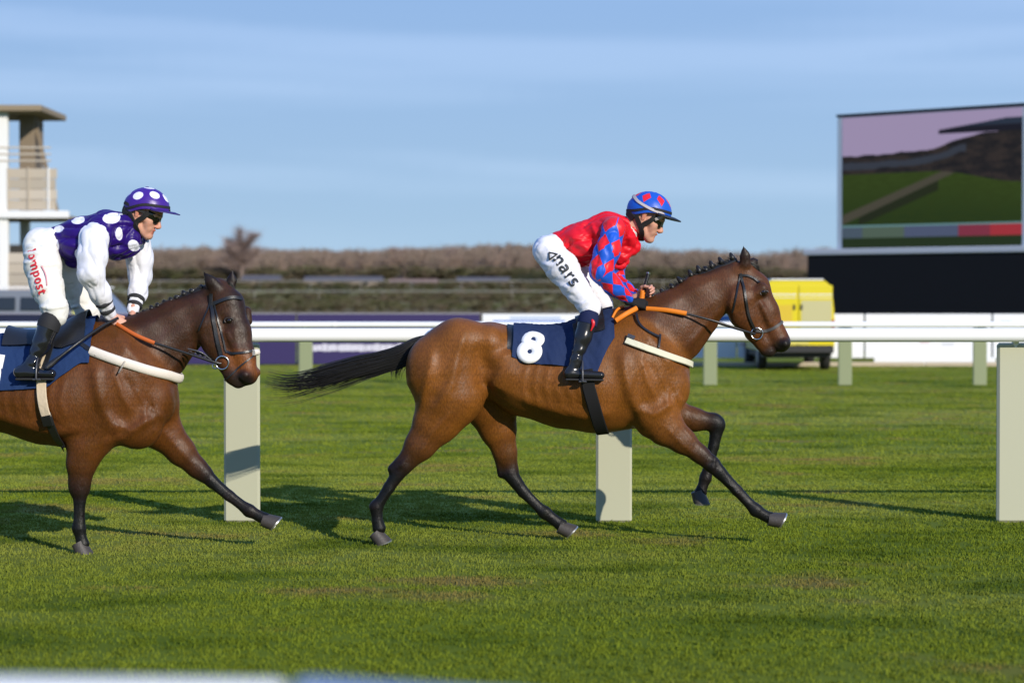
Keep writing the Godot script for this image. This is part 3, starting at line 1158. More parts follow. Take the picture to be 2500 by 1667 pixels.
func tack_one(h: Dictionary) -> void:
	var sh: Sheet = h.sh
	var f: Field = h.f
	var wav := fnl(41, 6.0, 2)
	# number cloth
	var rim := func(u: float) -> float:
		if u < 1300.0:
			return lerpf(872.0, 888.0, clampf((u - 1253.0) / 47.0, 0, 1))
		if u < 1400.0:
			return lerpf(888.0, 892.0, (u - 1300.0) / 100.0)
		return lerpf(892.0, 905.0, clampf((u - 1400.0) / 50.0, 0, 1)) - maxf(0.0, u - 1452.0) * 2.0
	var lift := func(u: float, t: float) -> float: return 0.014 + 0.012 * (0.5 + 0.5 * wav.get_noise_2d(u * 0.02, t * 1.2)) + 0.006 * sin(u * 0.11 + t * 4.0) * absf(t) + maxf(0.0, 1262.0 - u) * 0.0012 * absf(t)
	var cloth := thing("saddle_cloth", sh.p(1370, 790), "navy saddle cloth with a large white number 8, under the leading jockey", "saddle cloth", "navy number cloths")
	obj("cloth", drape(f, sh, 1253, 1497, 872, rim, lift, 44, 44), cloth_material("navy cloth", Color(0.016, 0.030, 0.085)), cloth)
	var hit := func(p: Vector3) -> Vector3:
		var q := f.cast(Vector3(p.x, p.y, sh.z0 + 0.6), Vector3(0, 0, -1), 0.7)
		return Vector3(p.x, p.y, q.z + 0.036) if q.x < 1e5 else p
	obj("cloth_number", eight(sh, hit), mat("white felt", Color(0.80, 0.80, 0.81), 0.7, 0.3), cloth)
	# under pad that shows as a dark edge behind the cloth
	var rim2 := func(u: float) -> float: return lerpf(866.0, 886.0, clampf((u - 1232.0) / 40.0, 0, 1))
	obj("weight_pad", drape(f, sh, 1238, 1330, 872, rim2, func(_u: float, _t: float) -> float: return 0.008, 14, 40), leather(), cloth)
	# saddle
	var saddle := thing("saddle", sh.p(1400, 780), "black racing saddle under the leading jockey in red and blue", "saddle", "racing saddles")
	var srim := func(u: float) -> float: return 784.0 + 14.0 * pow(sin(clampf((u - 1408.0) / 66.0, 0, 1) * PI), 0.7)
	var slift := func(u: float, t: float) -> float: return 0.030 + (0.028 * pow(absf(u - 1432.0) / 54.0, 2.0) * 0.2 + 0.004) * (1.0 - t * t)
	obj("seat", drape(f, sh, 1408, 1474, 872, srim, slift, 24, 30), leather(), saddle)
	for z in [1.0, -1.0]:
		var flap := laid(f, sh, [1405, 800, 1408, 860, 1402, 925], z, 0.034, 8)
		obj("stirrup_leather", strap_mesh(flap, 0.028, 0.004), leather(), saddle)
		var s := st()
		var foot := sh.p(1418, 926, 0.335 * z)
		var pts := PackedVector3Array()
		for k in 15:
			var a := PI * k / 14.0
			pts.append(foot + Vector3(0.0, sin(a) * 0.125, cos(a) * 0.062))
		tube(s, pts, 0.006, 6)
		box(s, foot, Vector3(0.05, 0.012, 0.12), 0.004)
		obj("stirrup", done(s), mat("dark stirrup alloy", Color(0.05, 0.05, 0.055), 0.3), saddle)
	for z in [1.0, -1.0]:
		obj("girth", strap_mesh(laid(f, sh, [1428, 900, 1434, 940, 1446, 985, 1459, 1025, 1470, 1050], z, 0.018, 9), 0.082, 0.006), mat("black elastic", Color(0.012, 0.012, 0.013), 0.75, 0.3), saddle)
	# breast girth
	var bg := thing("breast_girth", sh.p(1600, 850), "pale cream breast girth across the chest of the leading horse", "breast girth", "breast girths")
	var mid := sh.p(1540, 838)
	var dir := sh.p(1690, 892) - mid
	var ban := girdle(f, mid, dir, -1.75, 1.75, 0.020, 60)
	obj("band", strap_mesh(ban, 0.043, 0.006), cloth_material("pale cream webbing", Color(0.62, 0.60, 0.45)), bg)
	var hang := laid(f, sh, [1551, 770, 1556, 795, 1575, 812, 1604, 826], 1.0, 0.024)
	obj("neck_strap", strap_mesh(hang, 0.016, 0.004), leather(), bg)
	obj("loop", strap_mesh(laid(f, sh, [1603, 820, 1602, 832, 1599, 850], 1.0, 0.026), 0.014, 0.004), leather(), bg)
	obj("buckle", strap_mesh(laid(f, sh, [1528, 822, 1536, 825, 1544, 828], 1.0, 0.026), 0.030, 0.004), mat("dark stirrup alloy", Color(0.05, 0.05, 0.055), 0.3), bg)
	# bridle and reins
	var br := thing("bridle", sh.p(1835, 740), "black leather bridle with orange rubber-gripped reins on the leading horse", "bridle", "racing bridles")
	for z in [1.0, -1.0]:
		obj("cheekpiece", strap_mesh(laid(f, sh, [1806, 668, 1812, 700, 1818, 740, 1826, 775, 1842, 806], z, 0.008), 0.017, 0.004), leather(), br)
		obj("throat_lash", strap_mesh(laid(f, sh, [1806, 668, 1796, 715, 1786, 762], z, 0.008), 0.011, 0.003), leather(), br)
		var s := st()
		var bit := f.cast(sh.p(1846, 814, 0.5 * z), Vector3(0, 0, -z), 0.6)
		if bit.x > 1e5:
			bit = sh.p(1846, 814, 0.05 * z)
		ring(s, bit + Vector3(0, 0, 0.008 * z), Vector3(0.9, -0.35, 0), Vector3(0.35, 0.9, 0), 0.038, 0.0045)
		obj("bit_ring", done(s), metal(), br)
	for z in [1.0, -1.0]:
		obj("noseband", strap_mesh(laid(f, sh, [1842, 806, 1862, 808, 1886, 801, 1908, 786], z, 0.007), 0.020, 0.004), mat("worn grey leather", Color(0.06, 0.055, 0.055), 0.5), br)
		obj("browband", strap_mesh(laid(f, sh, [1806, 672, 1822, 673, 1838, 680, 1852, 692], z, 0.007), 0.015, 0.004), leather(), br)
	var orange := mat("orange rubber", Color(0.72, 0.20, 0.012), 0.55, 0.4)
	relief(orange, noise_normal(0.1, 3.0, 19, 128), 30.0, 0.3)
	var s2 := st()
	tube(s2, smooth([sh.p(1576, 753, 0.10), sh.p(1625, 757, 0.14), sh.p(1672, 765, 0.155)], 6), 0.0155, 9, 0.6)
	obj("rein_grip", done(s2), orange, br)
	s2 = st()
	tube(s2, smooth([sh.p(1552, 752, 0.13), sh.p(1525, 766, 0.18), sh.p(1500, 782, 0.19)], 6), 0.0165, 9, 0.6)
	obj("rein_grip", done(s2), orange, br)
	s2 = st()
	tube(s2, smooth([sh.p(1522, 748, 0.02), sh.p(1505, 756, 0.10), sh.p(1493, 775, 0.13)], 6), 0.009, 8, 0.8)
	obj("rein_grip", done(s2), orange, br)
	s2 = st()
	tube(s2, smooth([sh.p(1670, 765, 0.155), sh.p(1742, 784, 0.155), sh.p(1800, 803, 0.12), sh.p(1842, 815, 0.075)], 6), 0.0075, 6, 0.5)
	tube(s2, smooth([sh.p(1576, 738, -0.06), sh.p(1672, 762, -0.15), sh.p(1742, 784, -0.15), sh.p(1842, 815, -0.075)], 6), 0.0075, 6, 0.5)
	obj("rein", done(s2), leather(), br)


# the padded figure eight: two stacked rings of different size, conforming to the cloth
func eight(sh: Sheet, hit: Callable) -> ArrayMesh:
	var s := st()
	s.set_smooth_group(0)
	var loops := [[1301.0, 828.0, 28.5, 22.0, 4.8, 5.5], [1292.0, 856.0, 31.0, 28.0, 5.2, 4.8]]
	var n := 40
	for L in loops:
		var rows := []
		var off: float = 0.0 if L[1] < 840 else 0.003
		for r in 6:
			var t := r / 5.0
			var row := PackedVector3Array()
			for k in n:
				var a := TAU * k / n
				var q := Vector2(cos(a) * lerpf(L[4], L[2], t), sin(a) * lerpf(L[5], L[3], t))
				q = q.rotated(-0.25)
				var p := sh.p(L[0] + q.x, L[1] + q.y)
				var e: Vector3 = hit.call(p)
				var pad := 0.010 * (1.0 - pow(absf(t * 2.0 - 1.0), 3.0)) + off - (0.012 if r == 0 or r == 5 else 0.0)
				row.append(e + Vector3(0, 0, pad))
			rows.append(row)
		for r in 5:
			for k in n:
				var k2 := (k + 1) % n
				quad(s, rows[r][k], rows[r][k2], rows[r + 1][k2], rows[r + 1][k])
	return done(s)


func tack_two(h: Dictionary) -> void:
	var sh: Sheet = h.sh
	var f: Field = h.f
	var wav := fnl(43, 6.0, 2)
	var rim := func(u: float) -> float:
		if u < 140.0:
			return 952.0 - maxf(0.0, u) * 0.10
		return 938.0 - 53.0 * clampf((u - 140.0) / 77.0, 0, 1)
	var lift := func(u: float, t: float) -> float: return 0.014 + 0.014 * (0.5 + 0.5 * wav.get_noise_2d(u * 0.02, t * 1.2))
	var cloth := thing("saddle_cloth", sh.p(90, 800), "navy saddle cloth under the jockey in purple, its white number cut off", "saddle cloth", "navy number cloths")
	obj("cloth", drape(f, sh, -90, 238, 905, rim, lift, 52, 44), cloth_material("bright navy cloth", Color(0.014, 0.036, 0.110)), cloth)
	var hit := func(p: Vector3) -> Vector3:
		var q := f.cast(Vector3(p.x, p.y, sh.z0 + 0.6), Vector3(0, 0, -1), 0.7)
		return Vector3(p.x, p.y, q.z + 0.034) if q.x < 1e5 else p
	obj("cloth_number", lettering("1", 0.50, -0.12, Vector2(2, 909), sh, hit, 0.008, true, 1.4), mat("white felt", Color(0.80, 0.80, 0.81), 0.7, 0.3), cloth)
	var saddle := thing("saddle", sh.p(120, 790), "black racing saddle under the jockey in purple and white", "saddle", "racing saddles")
	var srim := func(u: float) -> float: return 808.0 + 24.0 * smoothstep(80.0, 120.0, u) * (1.0 - smoothstep(150.0, 222.0, u)) + 18.0 * smoothstep(140.0, 175.0, u) * (1.0 - smoothstep(195.0, 225.0, u))
	var slift := func(u: float, t: float) -> float: return 0.040 + (0.030 * pow(absf(u - 125.0) / 100.0, 2.0) * 0.7 + 0.008) * (1.0 - t * t)
	obj("seat", drape(f, sh, 18, 222, 905, srim, slift, 26, 30), leather(), saddle)
	for z in [1.0, -1.0]:
		obj("stirrup_leather", strap_mesh(laid(f, sh, [140, 815, 146, 855, 132, 905], z, 0.040, 8), 0.034, 0.004), leather(), saddle)
		var s := st()
		var foot := sh.p(120, 921, 0.335 * z)
		var pts := PackedVector3Array()
		for k in 15:
			var a := PI * k / 14.0
			pts.append(foot + Vector3(0.0, sin(a) * 0.125, cos(a) * 0.062))
		tube(s, pts, 0.006, 6)
		box(s, foot, Vector3(0.05, 0.012, 0.12), 0.004)
		obj("stirrup", done(s), mat("dark stirrup alloy", Color(0.05, 0.05, 0.055), 0.3), saddle)
	# girth: cream webbing, black below the buckle
	for z in [1.0, -1.0]:
		obj("girth", strap_mesh(laid(f, sh, [126, 850, 128, 940, 134, 985, 141, 1008], z, 0.030, 8), 0.062, 0.006), cloth_material("cream webbing", Color(0.58, 0.47, 0.33)), saddle)
		obj("girth_end", strap_mesh(laid(f, sh, [139, 1000, 147, 1030, 158, 1066, 172, 1090], z, 0.014, 8), 0.055, 0.006), leather(), saddle)
		obj("girth_buckle", strap_mesh(laid(f, sh, [138, 1004, 141, 1014, 144, 1026], z, 0.034, 4), 0.07, 0.006), leather(), saddle)
	var bg := thing("breast_girth", sh.p(330, 870), "white sheepskin-covered breast girth across the chest of the following dark horse", "breast girth", "breast girths")
	var mid := sh.p(225, 852)
	var dir := sh.p(425, 920) - mid
	var wool := mat("white sheepskin", Color(0.72, 0.66, 0.58), 0.9, 0.2)
	relief(wool, noise_normal(0.08, 6.0, 23, 256), 8.0, 0.6)
	var gb := girdle(f, mid, dir, -1.42, 1.42, 0.018, 60)
	var s3 := st()
	tube(s3, gb[0], 0.030, 10, 0.55)
	obj("sleeve", done(s3), wool, bg)
	obj("strap", strap_mesh(laid(f, sh, [215, 842, 232, 852, 256, 866], 1.0, 0.020), 0.03, 0.005), leather(), bg)
	obj("keeper", strap_mesh(laid(f, sh, [318, 882, 312, 894, 305, 908], 1.0, 0.042), 0.010, 0.004), leather(), bg)
	var br := thing("bridle", sh.p(540, 800), "black leather bridle with steel rings and orange-red reins on the dark following horse", "bridle", "racing bridles")
	obj("cheekpiece", strap_mesh(laid(f, sh, [520, 716, 523, 760, 530, 800, 538, 838, 548, 872], 1.0, 0.010), 0.024, 0.005), leather(), br)
	obj("cheekpiece", strap_mesh(laid(f, sh, [528, 735, 536, 780, 548, 820, 556, 856], 1.0, 0.008), 0.011, 0.004), leather(), br)
	obj("throat_lash", strap_mesh(laid(f, sh, [518, 735, 505, 775, 492, 806], 1.0, 0.008), 0.009, 0.003), leather(), br)
	obj("browband", strap_mesh(laid(f, sh, [522, 744, 540, 736, 560, 729, 576, 727, 590, 730], 1.0, 0.008), 0.024, 0.005), leather(), br)
	obj("noseband", strap_mesh(laid(f, sh, [556, 858, 575, 861, 598, 860, 618, 856], 1.0, 0.008), 0.016, 0.004), leather(), br)
	obj("drop_noseband", strap_mesh(laid(f, sh, [557, 925, 572, 913, 590, 896, 608, 880, 622, 868], 1.0, 0.008), 0.010, 0.004), leather(), br)
	var pad := girdle(f, sh.p(590, 862, 0.075), Vector3(0.99, 0.05, 0), -0.75, 0.55, 0.010, 14)
	s3 = st()
	tube(s3, pad[0], 0.020, 9, 1.0)
	obj("nose_pad", done(s3), wool, br)
	for z in [1.0, -1.0]:
		var s := st()
		var bit := f.cast(sh.p(549, 884, 0.5 * z), Vector3(0, 0, -z), 0.8)
		if bit.x > 1e5:
			bit = sh.p(549, 884, 0.09 + 0.05 * z)
		ring(s, bit + Vector3(0, 0, 0.010 * z), Vector3(1, 0, 0), Vector3(0, 1, 0), 0.040, 0.0055, 24)
		obj("bit_ring", done(s), metal(), br)
	s3 = st()
	ring(s3, sh.p(529, 893, 0.10), Vector3(0.8, -0.5, 0), Vector3(0.5, 0.8, 0), 0.016, 0.004, 14)
	obj("curb_ring", done(s3), metal(), br)
	s3 = st()
	for k in 5:
		ring(s3, sh.p(472 + k * 11, 860 + k * 4.2, 0.15 - k * 0.008), Vector3(0.9, -0.4, 0), Vector3(0.3, 0.7, 0.6), 0.013, 0.0032, 10)
	tube(s3, smooth([sh.p(466, 850, 0.15), sh.p(500, 860, 0.14), sh.p(528, 884, 0.12)], 4), 0.005, 5)
	obj("martingale_stop", done(s3), mat("dark stirrup alloy", Color(0.05, 0.05, 0.055), 0.3), br)
	var orange := mat("orange red rubber", Color(0.50, 0.11, 0.02), 0.55, 0.4)
	s3 = st()
	tube(s3, smooth([sh.p(292, 790, 0.12), sh.p(340, 816, 0.17), sh.p(388, 836, 0.185)], 6), 0.0125, 9, 0.6)
	obj("rein_grip", done(s3), orange, br)
	s3 = st()
	tube(s3, smooth([sh.p(388, 836, 0.185), sh.p(470, 862, 0.18), sh.p(530, 882, 0.17), sh.p(547, 886, 0.16)], 6), 0.008, 6, 0.5)
	tube(s3, smooth([sh.p(300, 785, -0.06), sh.p(388, 836, -0.16), sh.p(470, 862, -0.13), sh.p(547, 886, 0.02)], 6), 0.008, 6, 0.5)
	obj("rein", done(s3), leather(), br)


# ---------------------------------------------------------------- jockeys
func skin_material() -> StandardMaterial3D:
	if mats.has("skin"):
		return mats["skin"]
	var m := tinted("skin", 0.5, 0.4)
	m.subsurf_scatter_enabled = true
	m.subsurf_scatter_strength = 0.12
	relief(m, noise_normal(0.08, 3.0, 25, 256), 30.0, 0.15)
	return m


# a hand: fwd from wrist to knuckles, back = back of the hand, thumb_side = where the thumb leaves the palm
func hand(f: Field, wrist: Vector3, fwd: Vector3, back: Vector3, thumb_side: Vector3, k: float, curl: float) -> void:
	fwd = fwd.normalized()
	back = (back - fwd * back.dot(fwd)).normalized()
	var lat := fwd.cross(back).normalized()
	if lat.dot(thumb_side) < 0.0:
		lat = -lat
	f.bone(wrist - fwd * 0.03 * k, wrist + fwd * 0.02 * k, 0.026 * k, 0.024 * k, 0.01)
	var lens := [0.042, 0.047, 0.044, 0.034]
	for i in 4:
		var off := lat * (1.5 - i) * 0.0195 * k
		var kn := wrist + fwd * (0.088 - 0.004 * absf(i - 1.0)) * k + off
		f.bone(wrist + fwd * 0.015 * k + off * 0.6, kn, 0.0165 * k, 0.0125 * k, 0.012)
		var a := 0.0
		var p := kn
		for j in 3:
			a += curl * [0.75, 1.0, 0.7][j] * (1.0 + 0.06 * i)
			var dir := fwd * cos(a) - back * sin(a)
			var l: float = lens[i] * [1.0, 0.66, 0.52][j] * k
			f.bone(p, p + dir * l, (0.0105 - 0.0009 * j) * k, (0.0098 - 0.0011 * j) * k, 0.004)
			p += dir * l
	var t0 := wrist + fwd * 0.028 * k + lat * 0.026 * k - back * 0.008 * k
	var t1 := t0 + (fwd * 0.6 + lat * 0.55 - back * 0.45).normalized() * 0.040 * k
	var t2 := t1 + (fwd * 0.9 - back * 0.55 - lat * 0.05).normalized() * 0.032 * k
	var t3 := t2 + (fwd * 0.75 - back * 0.4 - lat * 0.5).normalized() * 0.026 * k
	f.bone(t0, t1, 0.015 * k, 0.0125 * k, 0.010)
	f.bone(t1, t2, 0.0118 * k, 0.0108 * k, 0.004)
	f.bone(t2, t3, 0.0108 * k, 0.0088 * k, 0.004)


func head_field(X: Transform3D, k: float, neck_to: Vector3) -> Field:
	var c := X.origin
	var f := Field.new(c - Vector3(0.22, 0.26, 0.15) * k, c + Vector3(0.22, 0.17, 0.15) * k, 0.0042)
	var b := func(a: Vector3, e: Vector3, ra: float, rb: float, bl: float, fz := 1.0, n := 0) -> void: f.bone(X * a, X * e, ra * k, rb * k, bl, fz, n)
	b.call(Vector3(-0.025, 0.028, 0), Vector3(0.022, 0.032, 0), 0.088, 0.084, 0.03, 0.86)
	b.call(Vector3(0.048, -0.022, 0), Vector3(0.058, -0.088, 0), 0.056, 0.036, 0.03, 0.98)
	for z in [1.0, -1.0]:
		b.call(Vector3(-0.012, -0.045, 0.053 * z), Vector3(0.004, -0.082, 0.047 * z), 0.022, 0.019, 0.03)
		b.call(Vector3(0.004, -0.082, 0.047 * z), Vector3(0.072, -0.117, 0.016 * z), 0.019, 0.017, 0.03)
		b.call(Vector3(0.060, -0.036, 0.046 * z), Vector3(0.030, -0.024, 0.060 * z), 0.022, 0.018, 0.025)
		b.call(Vector3(0.070, -0.072, 0.030 * z), Vector3(0.060, -0.060, 0.036 * z), 0.020, 0.018, 0.025)
		b.call(Vector3(0.095, 0.014, 0.016 * z), Vector3(0.078, 0.012, 0.046 * z), 0.013, 0.013, 0.014)
		b.call(Vector3(0.107, -0.050, 0.012 * z), Vector3(0.101, -0.048, 0.015 * z), 0.0085, 0.0085, 0.006, 1.0, 3)
		f.bone(X * Vector3(0.104, -0.012, 0.031 * z), X * Vector3(0.094, -0.012, 0.040 * z), 0.011 * k, 0.011 * k, 0.010, 1.0, 0, 0, 0, true)
		b.call(Vector3(0.078, -0.012, 0.033 * z), Vector3(0.076, -0.012, 0.034 * z), 0.0155, 0.0155, 0.003, 1.0, 4)
		# ear
		b.call(Vector3(-0.012, -0.028, 0.077 * z), Vector3(-0.016, 0.008, 0.082 * z), 0.011, 0.016, 0.008, 0.5, 3)
	b.call(Vector3(0.092, 0.008, 0), Vector3(0.117, -0.042, 0), 0.0095, 0.0115, 0.012, 1.0, 0)
	b.call(Vector3(0.117, -0.042, 0), Vector3(0.108, -0.053, 0), 0.0115, 0.0085, 0.008, 1.0, 3)
	b.call(Vector3(0.094, -0.073, -0.016), Vector3(0.094, -0.073, 0.016), 0.0082, 0.0082, 0.006, 1.0, 2)
	b.call(Vector3(0.102, -0.072, -0.004), Vector3(0.102, -0.072, 0.004), 0.006, 0.006, 0.008, 1.0, 2)
	b.call(Vector3(0.092, -0.087, -0.014), Vector3(0.092, -0.087, 0.014), 0.0088, 0.0088, 0.006, 1.0, 2)
	b.call(Vector3(0.086, -0.113, -0.007), Vector3(0.086, -0.113, 0.007), 0.0185, 0.0185, 0.018)
	f.bone(X * Vector3(0.108, -0.080, -0.022), X * Vector3(0.108, -0.080, 0.022), 0.0036 * k, 0.0036 * k, 0.006, 1.0, 0, 0, 0, true)
	b.call(Vector3(-0.035, -0.04, 0), X.affine_inverse() * neck_to, 0.056, 0.060, 0.03)
	return f


# painted dome of a helmet cover: colour by direction (x forward, y up, z near side)
func cover_texture(paint: Callable) -> ImageTexture:
	var w := 512
	var h := 256
	var im := Image.create_empty(w, h, false, Image.FORMAT_RGB8)
	for y in h:
		var el := deg_to_rad(lerpf(-35.0, 90.0, (y + 0.5) / h))
		for x in w:
			var az := TAU * (x + 0.5) / w
			var c: Color = paint.call(Vector3(cos(el) * cos(az), sin(el), cos(el) * sin(az)))
			im.set_pixel(x, y, c.linear_to_srgb())
	return ImageTexture.create_from_image(im)


func helmet(parent: Node3D, H: Transform3D, k: float, paint: Callable, sheen: StandardMaterial3D, peak_mat: Material, band_mat: Material, sd: int) -> Node3D:
	var wr := fnl(sd, 14.0, 3)
	var at := func(az: float, el: float, g := 0.0) -> Vector3:
		var d := Vector3(cos(el) * cos(az), sin(el), cos(el) * sin(az))
		var r := Vector3(0.134 if d.x > 0 else 0.140, 0.122, 0.112) * k
		var b := 1.0 + 0.02 * (1.0 - absf(sin(el)))
		var fold := 0.0022 * wr.get_noise_3d(d.x * 0.5, d.y * 1.6, d.z * 0.5)
		return H * (d * r * b + d * (g + fold))
	var rim := func(az: float) -> float: return deg_to_rad(lerpf(-4.0, -24.0, smoothstep(-0.2, 1.0, -cos(az))))
	sheen.albedo_texture = cover_texture(paint)
	var s := st()
	var na := 64
	var ne := 30
	s.set_smooth_group(0)
	for i in na:
		for j in ne:
			var q := []
			for e in [[i, j], [i + 1, j], [i + 1, j + 1], [i, j + 1]]:
				var az: float = TAU * e[0] / na
				var el: float = lerpf(rim.call(az), PI * 0.5 - 0.001, float(e[1]) / ne)
				q.append([at.call(az, el), Vector2(float(e[0]) / na, (rad_to_deg(el) + 35.0) / 125.0)])
			for n in [0, 2, 1, 0, 3, 2]:
				s.set_uv(q[n][1])
				s.add_vertex(q[n][0])
	var shell := obj("helmet", done(s), sheen, parent)
	# inner shell so the rim has depth
	s = st()
	s.set_smooth_group(0)
	for i in na:
		var a0 := TAU * i / na
		var a1 := TAU * (i + 1) / na
		var e0: float = rim.call(a0)
		var e1: float = rim.call(a1)
		quad(s, at.call(a0, e0), at.call(a1, e1), at.call(a1, e1 + 0.05, -0.02 * k), at.call(a0, e0 + 0.05, -0.02 * k))
	obj("lining", done(s), mat("black foam", Color(0.012, 0.012, 0.012), 0.9), shell)
	# peak
	s = st()
	var rows := []
	for i in 25:
		var az := lerpf(-1.25, 1.25, i / 24.0)
		var root: Vector3 = H.affine_inverse() * at.call(az, rim.call(az) + 0.03)
		var l := 0.068 * k * pow(maxf(cos(az * 1.22), 0.0), 0.55)
		var tip := root + Vector3(cos(az * 0.75), -0.16, sin(az * 0.75)).normalized() * l
		var mid := (root + tip) * 0.5 + Vector3(0, 0.004 * k, 0)
		rows.append([root, mid, tip])
	for side in [0.0, -0.006]:
		s.set_smooth_group(0 if side == 0.0 else 1)
		for i in 24:
			for j in 2:
				var o := Vector3(0, side * k, 0)
				quad(s, H * (rows[i][j] + o), H * (rows[i][j + 1] + o), H * (rows[i + 1][j + 1] + o), H * (rows[i + 1][j] + o))
	s.set_smooth_group(2)
	for i in 24:
		var o := Vector3(0, -0.006 * k, 0)
		quad(s, H * rows[i][2], H * (rows[i][2] + o), H * (rows[i + 1][2] + o), H * rows[i + 1][2])
	obj("peak", done(s), peak_mat, shell)
	# elastic band
	var pts := PackedVector3Array()
	var nr := PackedVector3Array()
	for i in 48:
		var az := TAU * i / 48.0
		var p: Vector3 = at.call(az, rim.call(az) + 0.20, 0.001)
		pts.append(p)
		nr.append((p - H.origin).normalized())
	s = st()
	strap(s, pts, nr, 0.017 * k, 0.0022, true)
	obj("band", done(s), band_mat, shell)
	return shell


func goggles(parent: Node3D, X: Transform3D, strap_mat: Material, over: Array, width: float, H: Transform3D, dk: float) -> void:
	var s := st()
	s.set_smooth_group(0)
	var edge := []
	var n := 24
	var rows := []
	for i in n + 1:
		var a := lerpf(-1.22, 1.22, float(i) / n)
		var col := []
		for j in 7:
			var t := j / 6.0
			var lo := -0.040 + 0.016 * exp(-pow(a / 0.22, 2.0))
			var y := lerpf(0.018, lo + 0.010 * absf(a), t)
			var bulge := 0.006 * sin(PI * t)
			col.append(X * Vector3(0.012 + cos(a) * (0.094 + bulge), y, sin(a) * (0.076 + bulge * 0.5)))
		rows.append(col)
	for i in n:
		for j in 6:
			quad(s, rows[i][j], rows[i][j + 1], rows[i + 1][j + 1], rows[i + 1][j])
	var g := obj("goggles", done(s), mat("dark goggle lens", Color(0.006, 0.006, 0.006), 0.05, 0.7), parent)
	s = st()
	var rim := PackedVector3Array()
	for i in n + 1:
		rim.append(rows[i][0])
	tube(s, rim, 0.006, 6)
	rim.clear()
	for i in n + 1:
		rim.append(rows[i][6])
	tube(s, rim, 0.0022, 6)
	obj("frame", done(s), mat("black foam", Color(0.012, 0.012, 0.012), 0.9), g)
	for z in [1.0, -1.0]:
		var pts := []
		for q in over:
			if q.z > 0.0:
				pts.append(X * Vector3(q.x, q.y, q.z * z))
			else:      # azimuth and elevation on the dome of the helmet
				var az := deg_to_rad(q.x)
				var el := deg_to_rad(q.y)
				var d := Vector3(cos(el) * cos(az), sin(el), cos(el) * sin(az) * z)
				pts.append(H * (d * Vector3(0.134 if d.x > 0 else 0.140, 0.122, 0.112) * dk * 1.045))
		var line := smooth(pts, 6)
		var nr := PackedVector3Array()
		for p in line:
			nr.append((p - X.origin).normalized())
		s = st()
		strap(s, line, nr, width, 0.003)
		obj("strap", done(s), strap_mat, g)


func harness(parent: Node3D, X: Transform3D, k: float) -> void:
	var black := mat("black harness webbing", Color(0.013, 0.013, 0.014), 0.7, 0.4)
	for z in [1.0, -1.0]:
		for L in [[[Vector3(-0.075, 0.02, 0.066), Vector3(-0.055, -0.03, 0.073), Vector3(-0.018, -0.066, 0.074), Vector3(0.018, -0.102, 0.062), Vector3(0.040, -0.140, 0.0)], 0.030], [[Vector3(0.046, 0.012, 0.082), Vector3(0.032, -0.022, 0.084), Vector3(0.008, -0.056, 0.078), Vector3(0.004, -0.082, 0.072)], 0.030], [[Vector3(-0.104, 0.01, 0.030), Vector3(-0.098, -0.035, 0.042), Vector3(-0.060, -0.055, 0.068)], 0.040]]:
			var pts := []
			for q in L[0]:
				pts.append(X * Vector3(q.x, q.y, q.z * z))
			var s := st()
			var line := smooth(pts, 6)
			var nr := PackedVector3Array()
			for p in line:
				nr.append((p - X * Vector3(-0.01, -0.03, 0)).normalized())
			strap(s, line, nr, L[1] * k, 0.006)
			obj("chin_harness", done(s), black, parent)


func folds(sd: int, amp: float, freq: float, axis: Vector3, long: float) -> Callable:
	var n := fnl(sd, freq, 2)
	var m := fnl(sd + 3, freq * 2.7, 2)
	axis = axis.normalized()
	return func(p: Vector3) -> float:
		var q := p - axis * p.dot(axis) * (1.0 - 1.0 / long)
		var r := pow(1.0 - minf(1.0, absf(n.get_noise_3d(q.x, q.y, q.z)) * 2.4), 2.0)
		var e := pow(1.0 - minf(1.0, absf(m.get_noise_3d(q.x, q.y, q.z)) * 2.4), 2.0)
		return amp * (1.5 * r + 0.5 * e - 0.7)


func silk(called: String, c: Color) -> StandardMaterial3D:
	var m := mat(called, c, 0.40, 0.36)
	m.rim_enabled = true
	m.rim = 0.10
	m.rim_tint = 0.9
	return relief(m, noise_normal(0.02, 5.0, 29, 256, 4), 5.0, 0.14)


func sleeve(sh: Sheet, pts: Array, disp: Callable, tile: float) -> ArrayMesh:
	var P := []
	var R := []
	var lo := Vector3(1e6, 1e6, 1e6)
	var hi := -lo
	for q in pts:
		var p := sh.p(q[0], q[1], q[2])
		P.append(p)
		R.append(q[3] / sh.s)
		lo = lo.min(p - Vector3.ONE * (q[3] / sh.s + 0.04))
		hi = hi.max(p + Vector3.ONE * (q[3] / sh.s + 0.04))
	var f := Field.new(lo, hi, 0.0075)
	for i in P.size() - 1:
		f.bone(P[i], P[i + 1], R[i], R[i + 1], 0.035)
	var uv := func(p: Vector3) -> Vector2:
		var best := 1e9
		var along := 0.0
		var ang := 0.0
		var acc := 0.0
		for i in P.size() - 1:
			var b: Vector3 = P[i + 1] - P[i]
			var t := clampf((p - P[i]).dot(b) / b.length_squared(), 0.0, 1.0)
			var r: Vector3 = p - P[i] - b * t
			var dd := r.length() - lerpf(R[i], R[i + 1], t)
			if dd < best:
				best = dd
				along = acc + t * b.length()
				var ax := b.normalized()
				var zz := (Vector3(0, 0, 1) - ax * ax.z).normalized()
				var yy := ax.cross(zz)
				ang = atan2(r.dot(yy), r.dot(zz))
			acc += b.length()
		return Vector2(ang * 0.062 / tile + 0.02, along / (tile * 1.45))
	return join([[f, disp, null, uv]])


